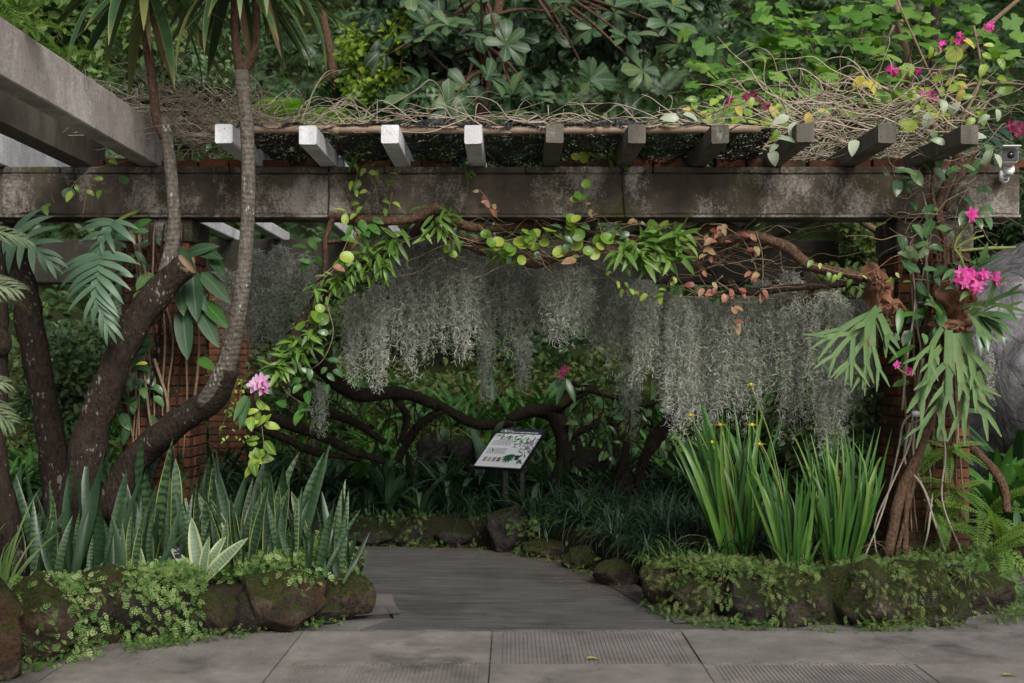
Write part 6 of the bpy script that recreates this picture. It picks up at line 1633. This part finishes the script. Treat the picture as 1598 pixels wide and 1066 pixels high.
tag(obj('grass_tufts', m, M['liri_light']), 'small fresh green grass tufts on the edge of the right bed', 'grass', kind='stuff')
TP['strap'] = [blade(9, .12, 'strap', d, .28, .03, droop_pow=1.6) for d in (.6, 1.5, 2.4)]
cr_mesh = mset('strap', 'crinum'); st_dark = mset('strap', 'broad'); st_fresh = mset('strap', 'fresh')
def strap(px, d, z, size, n, label, meshes, el=(.5, 1.45), cat='plant', name='strap_leaved_plant', az=(0, 6.28), wide=1.):
    x = (px - 799) * d / F; c = np.array([x, d, z]); t = thing(name, label, cat, c)
    D = []
    for k in range(n):
        a = az[0] + (az[1] - az[0]) * (k + random.random()) / n; e = random.uniform(*el); D.append((math.cos(a) * math.cos(e), math.sin(a) * math.cos(e), math.sin(e)))
    S = [(s * wide, s, s) for s in RG.uniform(.7, 1.05, n) * size]
    leaf_parts(t, meshes, np.repeat(c[None], n, 0), np.array(D), np.array([[0, 0, 1.]] * n), S); return t
m = MB()
for _ in range(150):
    yy = random.uniform(10.9, 12.6); clump(m, np.array([random.uniform(-3.2, 2.6), yy, .24]), 18, random.uniform(.5, .95), (.5, 1.45), [blade(7, .07, 'strap', d, .25) for d in (.8, 1.6, 2.3)])
tag(obj('strap_leaved_undergrowth', m, M['broad']), 'deep green strappy undergrowth packed among the dead branches', 'undergrowth', kind='stuff')
for px, d, sz, mt, lb in ((640, 13.6, .5, 'f', 'fresh green rosette on the bank just above the middle of the dead trunk'), (820, 14.6, .55, 'f', 'fresh green rosette on the bank above the sign, below the dark right moss tail'),
        (930, 14.2, .5, 'd', 'dark rosette on the bank right of the maroon flower'), (1000, 14.8, .55, 'f', 'fresh green rosette on the bank behind the dark moss over the squarish stone'),
        (560, 14.0, .6, 'd', 'dark rosette on the bank behind the pair of long moss strands'), (770, 15.4, .6, 'd', 'dark rosette high on the bank behind the thin moss tail over the sign'),
        (880, 15.8, .6, 'f', 'fresh green rosette high on the bank behind the maroon flower'), (670, 15.2, .6, 'f', 'fresh green rosette high on the bank below the left end of the moss curtain')):
    strap(px, d, .2 + max(0, d - 12.6) * .3, sz, 11, lb, st_fresh if mt == 'f' else st_dark, (.3, 1.3), name='bank_plant')['group'] = 'rosettes on the bank'
strap(765, 11.2, .3, 1.05, 12, 'strap leaved lily with broad arching leaves right behind the sign', cr_mesh, (.6, 1.45))
strap(700, 10.9, .28, .8, 10, 'strap leaved lily left of the sign with leaves bending over', cr_mesh, (.3, 1.2))
strap(607, 10.4, .27, .9, 11, 'dark upright strap leaved plant at the back of the path', st_dark, (.8, 1.5))
strap(655, 10.35, .27, .62, 10, 'low arching dark strap leaved plant right of the upright one', st_dark, (.2, 1.2))
strap(830, 10.3, .27, .7, 12, 'grey green strap leaved plant just right below the sign', cr_mesh, (.2, 1.1))
strap(915, 9.6, .27, .62, 12, 'arching strap leaved plant in front of the squarish stone', st_dark, (.2, 1.2))
strap(700, 13.2, .9, .62, 12, 'bright green rosette on the bank above the bend of the dead trunk', st_fresh, (.3, 1.3))
strap(735, 14.0, 1.1, .55, 11, 'bright green rosette on the bank right of the first one, over the dead trunk', st_fresh, (.3, 1.3))
strap(600, 12.6, .6, .75, 12, 'green striped rosette below the dead trunk at centre left', st_fresh, (.4, 1.4))
strap(530, 12.4, .5, .75, 12, 'green strap leaved plant between the fallen branches on the left', st_fresh, (.4, 1.4))
strap(880, 13.6, .9, .5, 10, 'narrow leaved rosette below the maroon flower', st_dark, (.4, 1.4))
strap(1060, 11.5, .3, .9, 14, 'green strap leaved plant behind the left iris clump', st_fresh, (.4, 1.4))
strap(1390, 9.2, .25, .9, 12, 'grey green strap leaved plant behind the pillar foot, left side', cr_mesh, (.4, 1.4))
strap(1560, 9.6, .25, .95, 16, 'dense glossy strap leaved plant right of the pillar', st_fresh, (.5, 1.4), wide=1.2)
strap(1620, 9.4, .25, 1.05, 16, 'dense glossy strap leaved plant cut by the right edge', st_fresh, (.5, 1.4), wide=1.2)
strap(1590, 8.9, .2, .8, 14, 'arching grey green strap leaved plant below the glossy ones at right', cr_mesh, (.1, .9))
strap(1600, 10.6, .3, 1.2, 14, 'tall strap leaved plant against the granite boulder', st_dark, (.6, 1.4), wide=1.3)
strap(20, 8.9, .25, .9, 14, 'strap leaved plant in the shade at the far left behind the trunks', st_dark, (.3, 1.3))
strap(130, 9.4, .25, .8, 12, 'strap leaved plant in the shade left of the brick pillar foot', st_dark, (.5, 1.4))
bush('shaded leafy shrub at the far left under the rear beam', [(-30, 560, 150, 700), (100, 520, 190, 640)], 10.6, 3600, 'under', TP['small3'], (.06, .13), (70, 790, 10.6), 3, (.3, 1.))
bush('leafy shrub in the shade behind the right iris clump', [(1225, 610, 1335, 740), (1240, 560, 1320, 640)], 11.0, 2600, 'under', TP['small3'], (.06, .13), (1280, 790, 11.0), 3, (.2, 1.))
bush('low shrub with mixed leaves left of the diagonal branch, behind the shaded moss', [(420, 560, 540, 640), (480, 480, 560, 560)], 11.3, 2000, 'under', TP['small3'], (.06, .13), (480, 780, 11.3), 3, (.3, 1.))
bush('dark round leaved climber growing up behind the irises by the pillar', [(1345, 610, 1395, 720), (1340, 700, 1380, 860)], 8.6, 1300, 'under', TP['oval'], (.05, .085), (1365, 875, 8.6), 3, (.2, .9), 'climber', 'climber', br=.13, dd=.15)

# ------------------------------------------------------------------ iris clumps with yellow flowers
TP['iris'] = [blade(11, .036, 'iris', d, .3, 0, droop_pow=pw) for d, pw in ((.35, 1.5), (.8, 2), (.15, 1), (2.4, 3.2), (1.4, 2.5), (.5, 2), (.3, 1.2), (.2, 2))]
iris_mesh = mset('iris', 'iris'); dead_iris = mset('iris', 'drydrac')[3:5]
def iris(px, d, h, n, label, lean, flowers):
    x = (px - 799) * d / F; c = np.array([x, d, .25]); t = thing('iris_clump', label, 'iris', c)
    u = RG.uniform(-1, 1, n); v = RG.uniform(-1, 1, n)
    pos = c + np.stack([u * .085, v * .06, np.zeros(n)], 1)
    D = np.stack([u * .20 + RG.normal(0, .11, n) + lean, v * .22 + RG.normal(0, .12, n), np.ones(n)], 1)
    U = np.stack([RG.uniform(-.8, .8, n), -np.ones(n), np.zeros(n)], 1)
    S = [(s * random.uniform(.9, 1.25), s, s) for s in h * RG.uniform(.55, 1.05, n)]
    leaf_parts(t, iris_mesh, pos, D, U, S, 'blade')
    k = 9; D2 = np.stack([RG.uniform(-1.1, 1.1, k), RG.uniform(-1, .0, k), RG.uniform(.3, 1, k)], 1)
    leaf_parts(t, dead_iris, pos[:k], D2, np.array([[0, 0, 1.]] * k), [h * f for f in RG.uniform(.3, .6, k)], 'dry_blade')
    for fx, fy in flowers:
        e = P(fx, fy, d - .1); m = MB(); tube(m, [c, c * .4 + e * .6 + (.03, -.05, .05), e], [.005, .004], 5, 6, 0); s = obj('flower_stalk', m, M['greenstem'], t)
        m = MB()
        for k in range(3):
            a = k * 2.09 + .4; m.inst(TP['oval'][1], e[None], frames(np.array([[math.cos(a), math.sin(a), .35]]), np.array([[0, 0, 1.]])), .055, .5); m.inst(TP['oval'][0], e[None], frames(np.array([[math.cos(a + 1), math.sin(a + 1), 1.1]]), np.array([[0, 0, 1.]])), .03, .8)
        obj('flower', m, M['yflower'], s)
iris(1150, 7.8, 1.15, 74, 'left iris clump leaning left with yellow flowers above it', -.08, [(1078, 650), (1111, 692), (1124, 665)])
iris(1238, 7.5, .86, 56, 'middle iris clump, shortest of the three, with pale bent leaves', .0, [(1186, 695), (1174, 665), (1172, 602)])
iris(1308, 7.5, .98, 74, 'right iris clump, dense and upright, beside the vine stems of the pillar', .06, [])

# ladder ferns on and around the right pillar foot
def wallfern(px, py, d, n, size, label):
    t = thing('ladder_fern', label, 'fern', P(px, py, d)); D = []
    for k in range(n): D.append((random.uniform(-1, 1), random.uniform(-.6, -.2), random.uniform(-.9, .8)))
    leaf_parts(t, ladder_mesh, np.repeat(P(px, py, d)[None], n, 0), np.array(D), np.array([[0, -.5, 1.]] * n), [random.uniform(.9, 1.5) * size for _ in range(n)], 'frond')
wallfern(1478, 700, 7.98, 8, .24, 'ladder fern growing high on the pillar below the drooping staghorn')
wallfern(1490, 765, 7.98, 9, .26, 'ladder fern in the middle of the pillar face')
wallfern(1450, 790, 7.98, 7, .26, 'ladder fern at the left of the pillar face beside the woody vine')
wallfern(1480, 820, 7.96, 8, .24, 'ladder fern low on the pillar face')
wallfern(1540, 800, 8.2, 9, .34, 'ladder fern right beside the pillar, under the dead grey branch')
wallfern(1560, 850, 7.8, 10, .36, 'ladder fern at the right corner of the bed hanging toward the paving')
wallfern(1535, 870, 7.6, 8, .26, 'small ladder fern beside the cut log')
wallfern(80, 480, 10.8, 5, .4, 'fern hanging from the rear beam at the far left')
t = thing('spider_plant', 'small spider plant hanging over the low rock at the right corner', 'spider plant', P(1515, 900, 7.3))
leaf_parts(t, mset('grass', 'liri_light', 'blade'), np.repeat(P(1515, 900, 7.25)[None], 16, 0), np.array([[random.uniform(-1, 1), random.uniform(-1, -.2), random.uniform(.1, 1)] for _ in range(16)]), np.array([[0, 0, 1.]] * 16), [random.uniform(.22, .36) for _ in range(16)], 'blade')
# fuzzy fern on top of the pale rafter, upper left
fern(np.array([-2.60, 5.9, 3.38]), fern_mesh['fern_small'], 14, .34, (-.1, 1.2), 'blurred fern tuft growing on top of the pale rafter, upper left corner')
fern(np.array([-2.55, 6.5, 3.38]), fern_mesh['fern_small'], 9, .22, (.1, 1.2), 'small fern tuft on the pale rafter below the blurred one')
# fallen leaves on the paving
def fallen(px, py, label):
    z = .012; d = (EYE - z) * F / (py - 575); m = MB(); c = P(px, py, d)
    m.inst(blade(5, .35, 'ovate', .5, .3), c[None], frames(np.array([[1, .25, .02]]), np.array([[0, 0, 1.]])), .085, .8)
    tag(obj('fallen_leaf', m, M['yellow'], None, c), label, 'fallen leaf')
fallen(915, 1027, 'dry yellowish leaf lying on the smooth slab in the centre of the paving')
fallen(1565, 1053, 'yellow leaf lying on the paving near the lower right corner')
m = MB(); k = 900
x = RG.uniform(-2.8, 3.4, k); y = RG.uniform(5.4, 9.8, k); ok = (y < 6.85) | ((x > -.8) & (x < .2))
m.inst(TP['small'][0], np.stack([x, y, np.full(k, .013)], 1)[ok], frames(rnd_dir(ok.sum()) * (1, 1, .1), np.repeat([[0, 0, 1.]], ok.sum(), 0)), RG.uniform(.006, .02, ok.sum()), RG.uniform(0, 1, ok.sum()))
k = 1500; p, nr = curve_pts(IE, k); pos = p + nr * (RG.uniform(.12, .75, k) ** 2.2)[:, None]; pos[:, 2] = .014
m.inst(TP['small'][0], pos, frames(rnd_dir(k) * (1, 1, .1), np.repeat([[0, 0, 1.]], k, 0)), RG.uniform(.008, .03, k), RG.uniform(0, 1, k))
k = 2600; p, nr = curve_pts(RE, k); pos = p - nr * RG.uniform(.05, 1.0, k)[:, None]; pos[:, 2] = .265
m.inst(TP['small'][0], pos, frames(rnd_dir(k) * (1, 1, .2), np.repeat([[0, 0, 1.]], k, 0)), RG.uniform(.015, .05, k), RG.uniform(0, 1, k))
tag(obj('leaf_litter', m, M['litter']), 'fine leaf litter scattered on paving and soil', 'leaf litter', kind='stuff')
